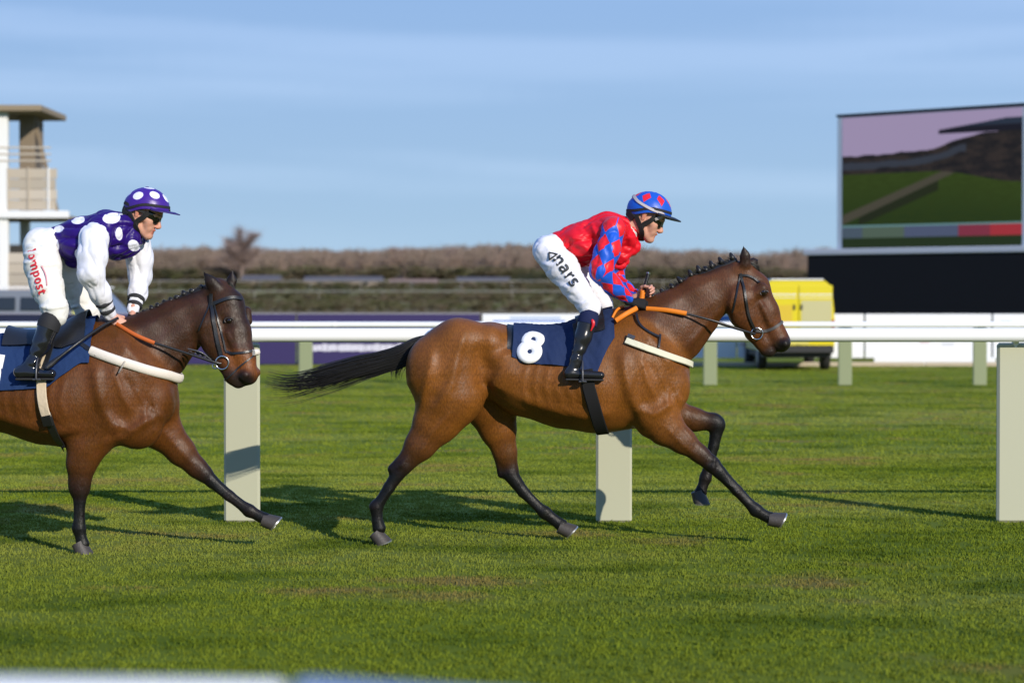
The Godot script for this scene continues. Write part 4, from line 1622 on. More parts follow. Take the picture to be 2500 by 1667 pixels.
# everything a jockey is and wears. q: the pose and colours
func jockey(q: Dictionary) -> Node3D:
	var sh: Sheet = q.sh
	var base := sh.p(q.hip[0], q.hip[1])
	var who := thing("person", base, q.label, "person", "jockeys")
	var k: float = q.k
	var X := Transform3D(Basis(Vector3(0, 1, 0), q.yaw) * Basis(Vector3(0, 0, 1), -q.pitch), sh.p(q.head[0], q.head[1])).scaled_local(Vector3.ONE * k)
	# ---- the body, one skin
	var inner := 0.80
	var f := Field.new(sh.p(q.box[0], q.box[3], -0.42), sh.p(q.box[2], q.box[1], 0.42), 0.013)
	var shrink := func(a: Array) -> Array:
		var o := []
		for e in a:
			var r: Array = e.duplicate()
			r[3] = e[3] * inner
			o.append(r)
		return o
	sh.chain(f, shrink.call(q.torso), 0.05, 1.18)
	sh.chain(f, shrink.call(q.seat), 0.05, 1.25)
	for L in [q.arm_n, q.arm_f, q.thigh_n, q.thigh_f, q.calf_n, q.calf_f]:
		sh.chain(f, shrink.call(L), 0.03)
	var parts := []
	var tone: Color = q.skin
	var paint := func(p: Vector3, _n: Vector3, id: int, _w: float) -> Color:
		match id:
			2: return Color(tone.r * 0.80, tone.g * 0.52, tone.b * 0.52)
			3: return Color(tone.r * 1.02, tone.g * 0.80, tone.b * 0.76)
			4: return Color(0.25, 0.24, 0.23)
		return tone
	parts.append([f, null, paint, null, 0])
	var hf := head_field(X, k, sh.p(q.neck[0], q.neck[1]))
	parts.append([hf, null, paint, null, 2])
	var hands := []
	for h in q.hands:
		var w := sh.p(h.at[0], h.at[1], h.at[2])
		var g := Field.new(w - Vector3.ONE * 0.135, w + Vector3.ONE * 0.135, 0.0042)
		hand(g, w, h.fwd, h.back, h.thumb, h.size, h.curl)
		if h.glove:
			hands.append(g)
		else:
			parts.append([g, null, paint, null, 0])
	obj("body", join(parts), skin_material(), who)
	for g in hands:
		obj("glove", join([[g, null, null]]), mat("black glove knit", Color(0.014, 0.014, 0.015), 0.8, 0.3), who)
	# ---- breeches
	var bf := Field.new(sh.p(q.box[0], q.box[3], -0.42), sh.p(q.box[2] - 40, q.hip[1] - 75, 0.42), 0.010)
	sh.chain(bf, q.seat, 0.05, 1.25)
	sh.chain(bf, q.thigh_n, 0.035, 0.95)
	sh.chain(bf, q.thigh_f, 0.035, 0.95)
	var brel := Relief.new(sh)
	for r in q.breeches_relief:
		brel.add(r[0], r[1], r.slice(2))
	var kn: Array = q.thigh_n[-1]
	var bfold := folds(q.seed + 5, 0.0035, 5.0, sh.p(q.hip[0], q.hip[1]) - sh.p(kn[0], kn[1]), 0.5)
	var bdisp := func(p: Vector3, n: Vector3) -> float: return brel.height(p, n) + float(bfold.call(p))
	obj("breeches", join([[bf, bdisp, null]]), q.breeches_mat, who)
	# ---- jersey and sleeves
	var tf := Field.new(sh.p(q.box[0], q.hip[1] + 75, -0.34), sh.p(q.box[2], q.box[1], 0.34), 0.0095)
	sh.chain(tf, q.torso, 0.045, 1.18)
	for e in q.torso_more:
		sh.chain(tf, e, 0.035, 1.1)
	for L in [q.arm_n, q.arm_f]:
		var a: Array = L[0]
		var c: Array = q.torso[-2]
		sh.chain(tf, [[c[0], c[1], a[2] * 0.4, c[3] * 0.7], [a[0], a[1], a[2] * 0.86, a[3] * 0.92]], 0.05)
	var trel := Relief.new(sh)
	for r in q.torso_relief:
		trel.add(r[0], r[1], r.slice(2))
	var t0: Array = q.torso[0]
	var t1: Array = q.torso[-1]
	var tfold := folds(q.seed, 0.015, 4.6, sh.p(t1[0], t1[1] + 25) - sh.p(t0[0], t0[1]), 2.6)
	var tdisp := func(p: Vector3, n: Vector3) -> float: return trel.height(p, n) + float(tfold.call(p))
	var tuv := func(p: Vector3) -> Vector2: return (sh.uv(p) - Vector2(q.print[0], q.print[1])) / Vector2(q.print[2], q.print[2])
	var jersey := obj("jersey", join([[tf, tdisp, null, tuv]]), q.jersey_mat, who)
	for L in [q.arm_n, q.arm_f]:
		var a: Array = L[0]
		var c: Array = L[-1]
		var sfold := folds(q.seed + int(absf(a[2]) * 100) + (11 if a[2] > 0 else 17), 0.008, 5.0, sh.p(c[0], c[1], c[2]) - sh.p(a[0], a[1], a[2]), 3.2)
		var sdisp := func(p: Vector3, _n: Vector3) -> float: return float(sfold.call(p))
		var o := obj("sleeve", sleeve(sh, L, sdisp, q.tile), q.sleeve_mat, jersey)
		if q.has("cuff"):
			var b: Array = L[-2]
			var pa := sh.p(b[0], b[1], b[2])
			var pb := sh.p(c[0], c[1], c[2])
			for m in 2:
				var s := st()
				var t := 0.42 + m * 0.34
				var d := (pb - pa).normalized() * 0.012
				var mid := pa.lerp(pb, t)
				var rr := lerpf(b[3], c[3], t) / sh.s + 0.004
				tube(s, PackedVector3Array([mid - d, mid - d * 0.6, mid + d * 0.6, mid + d]), [rr * 0.96, rr + 0.003, rr + 0.003, rr * 0.96], 20)
				obj("cuff_band", done(s), q.cuff, o)
	# ---- boots
	for i in 2:
		var cf: Array = [q.calf_n, q.calf_f][i]
		var ft: Array = [q.foot_n, q.foot_f][i]
		var lo := sh.p(ft[0][0] - 40, ft[1][1] + 34, minf(cf[0][2], ft[0][2]) - 0.12)
		var hi := sh.p(ft[1][0] + 60, cf[0][1] - 46, maxf(cf[0][2], ft[0][2]) + 0.12)
		var g := Field.new(lo, hi, 0.0075)
		sh.chain(g, cf, 0.02)
		var last: Array = cf[-1]
		sh.chain(g, [last, ft[0]], 0.02)
		sh.chain(g, ft, 0.022, 1.25)
		var wr := fnl(q.seed + 40 + i, 16.0, 2)
		var bd := func(p: Vector3, _n: Vector3) -> float:
			return 0.0035 * sin(p.y * 95.0 + 2.0 * wr.get_noise_3d(p.x, p.y * 0.3, p.z)) * exp(-pow((p.y - sh.p(0, last[1] - 22).y) / 0.055, 2.0))
		var boot := obj("boot", join([[g, bd, null]]), q.boot_mat, who)
		var heel := sh.p(ft[0][0] - 8, ft[0][1] + ft[0][3] + 1.5, ft[0][2])
		var toe := sh.p(ft[1][0] + 6, ft[1][1] + ft[1][3] + 1.5, ft[1][2])
		var s := st()
		tube(s, smooth([heel, heel.lerp(toe, 0.35), toe], 5), 0.030, 8, 1.3)
		var m := (heel + toe) * 0.5
		s = st()
		box(s, m, Vector3((toe - heel).length() * 1.02, 0.012, 0.075), 0.005, Basis(Vector3(0, 0, 1), atan2(toe.y - heel.y, toe.x - heel.x)))
		obj("sole", done(s), mat("dark rubber sole", Color(0.02, 0.019, 0.018), 0.7), boot)
		# sock / boot top
		var c0: Array = cf[0]
		var c1: Array = cf[1]
		var a := sh.p(c0[0], c0[1], c0[2])
		var b := sh.p(c1[0], c1[1], c1[2])
		s = st()
		tube(s, PackedVector3Array([a.lerp(b, -0.55), a.lerp(b, -0.25), a, a.lerp(b, 0.22)]), [c0[3] / sh.s * 0.86, c0[3] / sh.s * 1.03, c0[3] / sh.s * 1.07, c0[3] / sh.s * 1.04], 22)
		obj("sock", done(s), q.sock_mat, boot)
	# ---- head gear
	var H := Transform3D(Basis(Vector3(0, 1, 0), q.yaw) * Basis(Vector3(0, 0, 1), -q.tilt), sh.p(q.dome[0], q.dome[1]))
	helmet(who, H, q.dome_k, q.cover, q.cover_mat, q.peak_mat, mat("dark elastic", Color(0.022, 0.022, 0.026), 0.7, 0.3), q.seed)
	goggles(who, X, q.strap_mat, q.strap_path, q.strap_width, H, q.dome_k)
	harness(who, X, k)
	var s2 := st()
	var n0 := X * Vector3(-0.035, -0.07, 0)
	var n1 := sh.p(q.neck[0], q.neck[1])
	tube(s2, PackedVector3Array([n0.lerp(n1, 0.45), n0.lerp(n1, 0.75), n0.lerp(n1, 1.15)]), [0.066 * k, 0.070 * k, 0.078 * k], 22)
	obj("collar", done(s2), mat("white collar", Color(0.62, 0.62, 0.64), 0.8), jersey)
	return who


func diamond_texture() -> ImageTexture:
	var n := 256
	var im := Image.create_empty(n, n, false, Image.FORMAT_RGB8)
	for y in n:
		for x in n:
			var u := (x + 0.5) / n
			var v := (y + 0.5) / n
			var a := u + v
			var b := u - v
			var par := (int(floor(a)) + int(floor(b))) & 1
			var edge := minf(minf(fposmod(a, 1.0), 1.0 - fposmod(a, 1.0)), minf(fposmod(b, 1.0), 1.0 - fposmod(b, 1.0)))
			var blue := par != 0 or edge < 0.035
			im.set_pixel(x, y, (Color(0.012, 0.095, 0.56) if blue else Color(0.70, 0.012, 0.022)).linear_to_srgb())
	return ImageTexture.create_from_image(im)


func jockey_one(horse: Dictionary) -> void:
	var sh: Sheet = horse.sh
	var red := silk("red silk", Color(0.66, 0.008, 0.020))
	var harl := silk("red and blue silk", Color.WHITE)
	harl.albedo_texture = diamond_texture()
	var sleeve_tex := harl
	sleeve_tex.uv1_triplanar = false
	sleeve_tex.uv1_scale = Vector3.ONE
	sleeve_tex.normal_enabled = false
	var diamonds := []
	for i in 7:
		var az := deg_to_rad(62.0 + i * 360.0 / 7.0)
		diamonds.append([az, deg_to_rad(40.0)])
	var cover := func(d: Vector3) -> Color:
		var az := atan2(d.z, d.x)
		var el := asin(clampf(d.y, -1, 1))
		for e in diamonds:
			var dz := wrapf(az - e[0], -PI, PI) * cos(el)
			if absf(dz) / 0.21 + absf(el - e[1]) / 0.36 < 1.0:
				return Color(0.74, 0.014, 0.026)
		return Color(0.008, 0.085, 0.50)
	var hsilk := mat("blue cap silk", Color.WHITE, 0.40, 0.45)
	var white := mat("white breeches", Color(0.76, 0.75, 0.80), 0.62, 0.35)
	relief(white, noise_normal(0.02, 5.0, 33, 256, 4), 5.0, 0.3)
	var boots := mat("boot leather", Color(0.013, 0.013, 0.014), 0.22, 0.5)
	var q := {
		"sh": sh, "seed": 101, "k": 1.10, "label": "jockey in a red silk jersey with blue diamonds on the sleeves and a blue cap", "skin": Color(0.56, 0.29, 0.205),
		"head": [1578, 526], "neck": [1528, 568], "pitch": 0.47, "yaw": 0.0, "dome": [1586, 516], "dome_k": 1.03, "tilt": 0.23, "box": [1290, 450, 1680, 945],
		"hip": [1340, 612],
		"torso": [[1366, 592, 0, 25], [1420, 594, 0, 47], [1486, 573, 0, 50], [1522, 570, 0, 36]],
		"torso_more": [[[1395, 590, 0, 30], [1415, 618, 0, 26], [1440, 628, 0, 18]], [[1530, 575, 0, 26], [1536, 600, 0, 22], [1512, 640, 0, 18]]],
		"seat": [[1338, 610, 0.0, 37], [1352, 604, 0.0, 34]],
		"arm_n": [[1496, 562, 0.18, 29], [1478, 615, 0.23, 28], [1462, 662, 0.25, 25], [1496, 700, 0.19, 21], [1534, 730, 0.12, 12]],
		"arm_f": [[1518, 572, -0.18, 28], [1512, 630, -0.22, 26], [1500, 680, -0.24, 23], [1530, 706, -0.15, 19], [1556, 720, -0.07, 12]],
		"thigh_n": [[1338, 615, 0.085, 37], [1372, 655, 0.14, 38], [1404, 702, 0.20, 31], [1436, 748, 0.235, 25], [1438, 762, 0.24, 20]],
		"thigh_f": [[1345, 612, -0.085, 36], [1420, 680, -0.18, 31], [1476, 745, -0.235, 23], [1478, 760, -0.24, 19]],
		"calf_n": [[1432, 782, 0.265, 23], [1420, 822, 0.285, 20], [1404, 870, 0.315, 13.5], [1402, 884, 0.32, 13.5]],
		"calf_f": [[1470, 780, -0.265, 22], [1440, 822, -0.285, 20], [1410, 870, -0.315, 13.5], [1406, 884, -0.32, 13.5]],
		"foot_n": [[1386, 908, 0.33, 12], [1462, 912, 0.335, 9.5]],
		"foot_f": [[1390, 908, -0.33, 12], [1464, 912, -0.335, 9.5]],
		"torso_relief": [[0.010, 9, 1400, 560, 1440, 590, 1470, 640], [0.008, 8, 1360, 585, 1400, 605, 1440, 640], [-0.012, 8, 1388, 575, 1420, 600, 1455, 630], [-0.010, 7, 1440, 540, 1460, 590, 1462, 640], [0.009, 8, 1500, 540, 1525, 575, 1530, 610], [-0.010, 6, 1512, 545, 1538, 590], [0.008, 6, 1505, 600, 1530, 620], [-0.008, 5, 1500, 615, 1528, 632]],
		"breeches_relief": [[-0.007, 4, 1312, 640, 1345, 650, 1360, 645], [0.006, 5, 1340, 680, 1380, 690, 1400, 686], [-0.007, 4, 1350, 696, 1385, 702, 1408, 690], [0.006, 5, 1370, 715, 1400, 722], [-0.006, 4, 1395, 735, 1420, 740, 1440, 732], [-0.006, 4, 1330, 600, 1350, 625, 1390, 690], [0.006, 6, 1372, 600, 1400, 640, 1425, 690]],
		"print": [1300, 450, 400], "tile": 0.088,
		"jersey_mat": red, "sleeve_mat": sleeve_tex, "breeches_mat": white, "boot_mat": boots, "sock_mat": cloth_material("navy sock", Color(0.012, 0.018, 0.060)),
		"cover": cover, "cover_mat": hsilk, "peak_mat": mat("navy peak", Color(0.008, 0.014, 0.04), 0.5),
		"strap_mat": mat("grey strap", Color(0.42, 0.38, 0.38), 0.7), "strap_width": 0.020,
		"strap_path": [Vector3(0.052, -0.004, 0.080), Vector3(52, -3, 0), Vector3(90, 4, 0), Vector3(125, 16, 0), Vector3(155, 30, 0), Vector3(180, 36, 0)],
		"hands": [
			{"at": [1541, 738, 0.11], "fwd": Vector3(1, -0.12, -0.15), "back": Vector3(-0.1, 0.55, 0.8), "thumb": Vector3(0, 1, -0.3), "size": 0.92, "curl": 0.95, "glove": true},
			{"at": [1560, 722, -0.05], "fwd": Vector3(0.75, 0.35, 0.2), "back": Vector3(0.3, 0.3, -0.9), "thumb": Vector3(0, 1, 0.4), "size": 0.92, "curl": 0.9, "glove": false},
		],
	}
	var who := jockey(q)
	# print on the near thigh
	var hitf := Field.new(sh.p(1280, 780, -0.1), sh.p(1470, 560, 0.42), 0.012)
	sh.chain(hitf, q.seat, 0.05, 1.25)
	sh.chain(hitf, q.thigh_n, 0.035, 0.95)
	var hit := func(p: Vector3) -> Vector3:
		var e := hitf.cast(Vector3(p.x, p.y, sh.z0 + 0.42), Vector3(0, 0, -1), 0.45)
		return Vector3(p.x, p.y, e.z + 0.005) if e.x < 1e5 else p
	var ink := mat("black print", Color(0.025, 0.028, 0.03), 0.6)
	obj("thigh_lettering", lettering("nars", 0.165, -0.98, Vector2(1381, 660), sh, hit, 0.002), ink, who)
	var s := st()
	var tri_pts := [Vector2(1339, 618), Vector2(1359, 622), Vector2(1340, 635)]
	var line := PackedVector3Array()
	for i in 4:
		var a: Vector2 = tri_pts[i % 3]
		var b: Vector2 = tri_pts[(i + 1) % 3]
		if i < 3:
			for m in 6:
				var e := a.lerp(b, m / 6.0)
				line.append(hit.call(sh.p(e.x, e.y)) + Vector3(0, 0, 0.001))
	line.append(line[0])
	tube(s, line, 0.0055, 6)
	obj("thigh_emblem", done(s), ink, who)
	s = st()
	tube(s, smooth([sh.p(1441, 778, 0.330), sh.p(1444, 790, 0.335), sh.p(1438, 806, 0.335)], 5), [0.003, 0.007, 0.010, 0.011, 0.011, 0.010, 0.009, 0.007, 0.005, 0.004, 0.002], 8, 0.4)
	obj("boot_tab", done(s), mat("red tab", Color(0.62, 0.01, 0.02), 0.4), who)
	# whip in the far hand
	var whip := thing("whip", sh.p(1572, 712), "black whip with an orange grip held upright in the leading jockey's bare hand", "whip", "riding whips")
	s = st()
	tube(s, smooth([sh.p(1566, 740, -0.015), sh.p(1572, 712, -0.02), sh.p(1578, 690, -0.025), sh.p(1584, 668, -0.03)], 4), 0.0125, 9)
	obj("shaft", done(s), leather(), whip)
	s = st()
	tube(s, PackedVector3Array([sh.p(1566, 732, -0.006), sh.p(1569, 718, -0.008), sh.p(1570, 709, -0.010)]), 0.018, 10)
	obj("grip", done(s), mats["orange rubber"], whip)
	s = st()
	tube(s, PackedVector3Array([sh.p(1584, 668, -0.03), sh.p(1585, 664.5, -0.03)]), 0.0135, 9)
	obj("cap", done(s), metal(), whip)


func jockey_two(horse: Dictionary) -> void:
	var sh: Sheet = horse.sh
	var violet := Color(0.019, 0.003, 0.135)
	# printed spots on the jersey
	var n := 512
	var im := Image.create_empty(n, n, false, Image.FORMAT_RGB8)
	im.fill(violet.linear_to_srgb())
	var spots := [[198, 539, 17, 10], [281, 534, 19.5, 14.5], [299, 572, 8, 16], [202, 622, 9, 13], [142, 600, 12, 16], [240, 610, 16, 16], [330, 600, 12, 14], [150, 560, 14, 9]]
	for y in n:
		for x in n:
			var u := 60.0 + 340.0 * (x + 0.5) / n
			var v := 430.0 + 340.0 * (y + 0.5) / n
			for e in spots:
				var p: float = (u - e[0]) / e[2]
				var r: float = (v - e[1]) / e[3]
				if p * p + r * r < 1.0:
					im.set_pixel(x, y, Color(0.74, 0.74, 0.84).linear_to_srgb())
	var jm := silk("purple silk with white spots", Color.WHITE)
	jm.uv1_triplanar = false
	jm.uv1_scale = Vector3.ONE
	jm.normal_enabled = false
	jm.albedo_texture = ImageTexture.create_from_image(im)
	var wm := silk("white silk", Color(0.74, 0.74, 0.80))
	var dirs := []
	for a in [[58.0, 42.0], [112.0, 32.0], [5.0, 36.0], [168.0, 34.0], [-50.0, 40.0], [-105.0, 35.0], [-150.0, 40.0], [85.0, 82.0]]:
		dirs.append(Vector3(cos(deg_to_rad(a[1])) * cos(deg_to_rad(a[0])), sin(deg_to_rad(a[1])), cos(deg_to_rad(a[1])) * sin(deg_to_rad(a[0]))))
	var cover := func(d: Vector3) -> Color:
		for e in dirs:
			if d.angle_to(e) < 0.24:
				return Color(0.76, 0.76, 0.84)
		return Color(0.050, 0.011, 0.235)
	var hsilk := mat("purple cap silk", Color.WHITE, 0.36, 0.5)
	var white := mat("off-white breeches", Color(0.74, 0.73, 0.69), 0.5, 0.4)
	relief(white, noise_normal(0.02, 5.0, 35, 256, 4), 5.0, 0.3)
	var boots := mat("patent boot leather", Color(0.010, 0.010, 0.012), 0.10, 0.6)
	var q := {
		"sh": sh, "seed": 211, "k": 1.08, "label": "jockey in a purple jersey with white spots, white sleeves and a spotted purple cap", "skin": Color(0.58, 0.30, 0.215),
		"head": [350, 517], "neck": [308, 548], "pitch": 0.42, "yaw": -0.06, "dome": [359, 507], "dome_k": 1.02, "tilt": 0.13, "box": [30, 440, 460, 945],
		"hip": [104, 597],
		"torso": [[142, 585, 0, 31], [192, 588, 0, 51], [258, 570, 0, 53], [300, 562, 0, 40]],
		"torso_more": [[[150, 590, 0, 32], [182, 622, 0, 26], [205, 622, 0, 22]], [[312, 560, 0, 30], [310, 590, 0, 32], [278, 612, 0, 26]]],
		"seat": [[105, 594, 0.0, 41], [122, 590, 0.0, 36]],
		"arm_n": [[243, 582, 0.18, 36], [243, 626, 0.23, 33], [240, 668, 0.25, 29], [256, 715, 0.18, 23], [274, 768, 0.10, 15]],
		"arm_f": [[318, 575, -0.18, 34], [326, 630, -0.22, 30], [326, 672, -0.23, 27], [326, 712, -0.15, 22], [320, 756, -0.07, 15]],
		"thigh_n": [[104, 600, 0.085, 41], [116, 650, 0.15, 42], [130, 700, 0.20, 38], [152, 752, 0.235, 30], [156, 772, 0.24, 25]],
		"thigh_f": [[110, 600, -0.085, 38], [150, 670, -0.18, 36], [196, 760, -0.235, 28], [198, 775, -0.24, 24]],
		"calf_n": [[140, 792, 0.265, 26], [124, 836, 0.285, 22], [106, 878, 0.315, 15], [103, 888, 0.32, 15]],
		"calf_f": [[180, 792, -0.265, 25], [150, 836, -0.285, 22], [112, 878, -0.315, 15], [109, 888, -0.32, 15]],
		"foot_n": [[76, 905, 0.33, 14], [152, 908, 0.335, 11]],
		"foot_f": [[86, 905, -0.33, 14], [156, 908, -0.335, 11]],
		"torso_relief": [[-0.010, 8, 140, 585, 180, 600, 215, 600], [0.008, 8, 150, 570, 190, 575, 230, 560], [-0.008, 7, 160, 605, 190, 625, 210, 640], [0.008, 7, 290, 600, 320, 610], [-0.008, 6, 280, 615, 310, 625], [0.007, 7, 215, 530, 240, 560]],
		"breeches_relief": [[-0.012, 4, 66, 624, 100, 620, 130, 621], [0.008, 5, 70, 634, 110, 632], [-0.009, 4, 72, 643, 95, 642, 112, 640], [-0.008, 4, 118, 648, 140, 650, 158, 646], [0.008, 6, 120, 640, 150, 640], [-0.010, 4, 110, 712, 130, 704, 148, 698], [-0.007, 4, 84, 678, 108, 676], [-0.012, 4, 118, 748, 150, 752, 182, 746], [0.008, 6, 85, 588, 110, 600, 128, 590], [-0.008, 5, 78, 606, 105, 602, 130, 606]],
		"print": [60, 430, 340], "tile": 0.1,
		"jersey_mat": jm, "sleeve_mat": wm, "breeches_mat": white, "boot_mat": boots, "sock_mat": mat("black sock", Color(0.012, 0.012, 0.014), 0.8),
		"cover": cover, "cover_mat": hsilk, "peak_mat": mat("purple peak", Color(0.028, 0.008, 0.13), 0.45), "cuff": mat("black cuff knit", Color(0.02, 0.02, 0.022), 0.8),
		"strap_mat": mat("black harness webbing", Color(0.013, 0.013, 0.014), 0.7, 0.4), "strap_width": 0.020,
		"strap_path": [Vector3(0.048, 0.0, 0.078), Vector3(0.012, 0.004, 0.092), Vector3(-0.05, 0.008, 0.086), Vector3(-0.10, 0.012, 0.05), Vector3(-0.118, 0.014, 0.0)],
		"hands": [
			{"at": [278, 772, 0.09], "fwd": Vector3(0.85, -0.75, -0.1), "back": Vector3(0.2, 0.35, 0.9), "thumb": Vector3(0.6, 0.8, -0.2), "size": 1.0, "curl": 0.9, "glove": false},
			{"at": [318, 762, -0.06], "fwd": Vector3(-0.1, -1, 0.25), "back": Vector3(0.9, 0.1, -0.4), "thumb": Vector3(0.2, 0.2, 1.0), "size": 1.0, "curl": 0.9, "glove": false},
		],
	}
	var who := jockey(q)
	var hitf := Field.new(sh.p(30, 800, -0.1), sh.p(215, 540, 0.42), 0.012)
	sh.chain(hitf, q.seat, 0.05, 1.25)
	sh.chain(hitf, q.thigh_n, 0.035, 0.95)
	var hit := func(p: Vector3) -> Vector3:
		var e := hitf.cast(Vector3(p.x, p.y, sh.z0 + 0.42), Vector3(0, 0, -1), 0.45)
		return Vector3(p.x, p.y, e.z + 0.005) if e.x < 1e5 else p
	obj("thigh_lettering", lettering("lompost", 0.115, -1.25, Vector2(111, 664), sh, hit, 0.002), mat("red print", Color(0.62, 0.02, 0.035), 0.6), who)
	var s := st()
	var line := PackedVector3Array()
	for i in 9:
		var t := i / 8.0
		line.append(hit.call(sh.p(lerpf(123, 139, t) + 4.0 * sin(PI * t), lerpf(651, 698, t))) + Vector3(0, 0, 0.001))
	tube(s, line, 0.005, 6)
	obj("thigh_stripe", done(s), mat("pale red print", Color(0.66, 0.30, 0.34), 0.6), who)
	s = st()
	ring(s, sh.p(q.dome[0], q.dome[1] - 49), Vector3(1, 0, 0), Vector3(0, 0, 1), 0.006, 0.006, 10)
	obj("cap_button", done(s), q.peak_mat, who)
	var whip := thing("whip", sh.p(270, 790), "black whip slanting down past the purple jockey's boot, carried in the near hand", "whip", "riding whips")
	s = st()
	tube(s, smooth([sh.p(296, 776, 0.13), sh.p(262, 797, 0.22), sh.p(215, 835, 0.34), sh.p(156, 884, 0.40)], 5), 0.0095, 8)
	obj("shaft", done(s), leather(), whip)
	s = st()
	tube(s, PackedVector3Array([sh.p(175, 868, 0.385), sh.p(156, 884, 0.402), sh.p(146, 892, 0.41)]), [0.012, 0.018, 0.014], 8, 0.4)
	obj("flap", done(s), leather(), whip)



# ---------------------------------------------------------------- the course and what lies beyond
const LENS := 5372.0
func plot(u: float, v: float, dist: float) -> Vector3:
	return Vector3((u - 1250.0) / LENS * dist, EYE - (v - HORIZON) / LENS * dist, 14.0 - dist)


func land(x: float, z: float) -> float:
	var d := 14.0 - z
	var k := PackedVector2Array([Vector2(56, 0), Vector2(100, 0.75), Vector2(200, 1.25), Vector2(300, 3.3), Vector2(350, 4.3), Vector2(430, 6.6), Vector2(520, 7.9), Vector2(640, 7.6), Vector2(1200, 4.0), Vector2(4000, 0.0)])
	if d <= 56.0:
		return 0.0
	var h := 0.0
	for i in k.size() - 1:
		if d <= k[i + 1].x:
			var t := (d - k[i].x) / (k[i + 1].x - k[i].x)
			h = lerpf(k[i].y, k[i + 1].y, t * t * (3.0 - 2.0 * t) * 0.4 + t * 0.6)
			break
	var side := clampf(x / d / 0.23, -1.5, 1.5)
	return h * (1.0 - (0.22 if side > 0.0 else 0.16) * side * smoothstep(260.0, 450.0, d)) + 0.5 * sin(x * 0.021 + 1.0) * smoothstep(250.0, 450.0, d)


func turf_tone(x: float, z: float, big: FastNoiseLite, small: FastNoiseLite) -> Color:
	var a := big.get_noise_2d(x * 0.35, z * 1.0)
	var b := small.get_noise_2d(x * 0.4, z * 0.8)
	var c := Color(0.118, 0.150, 0.014)
	c = c.lerp(Color(0.172, 0.190, 0.036), clampf(0.35 + 0.9 * a, 0, 1))
	c = c.lerp(Color(0.058, 0.088, 0.008), clampf(b * 1.9 - 0.12, 0, 0.85))
	c = c.lerp(Color(0.170, 0.118, 0.045), clampf(-b * 2.2 - 0.66, 0, 0.75))
	# lighter beyond the horses: sunlit blade tips at a grazing view, put into the colour
	var k := 1.0 + 0.22 * smoothstep(2.0, -6.0, z)
	return Color(c.r * k, c.g * k, c.b * k)


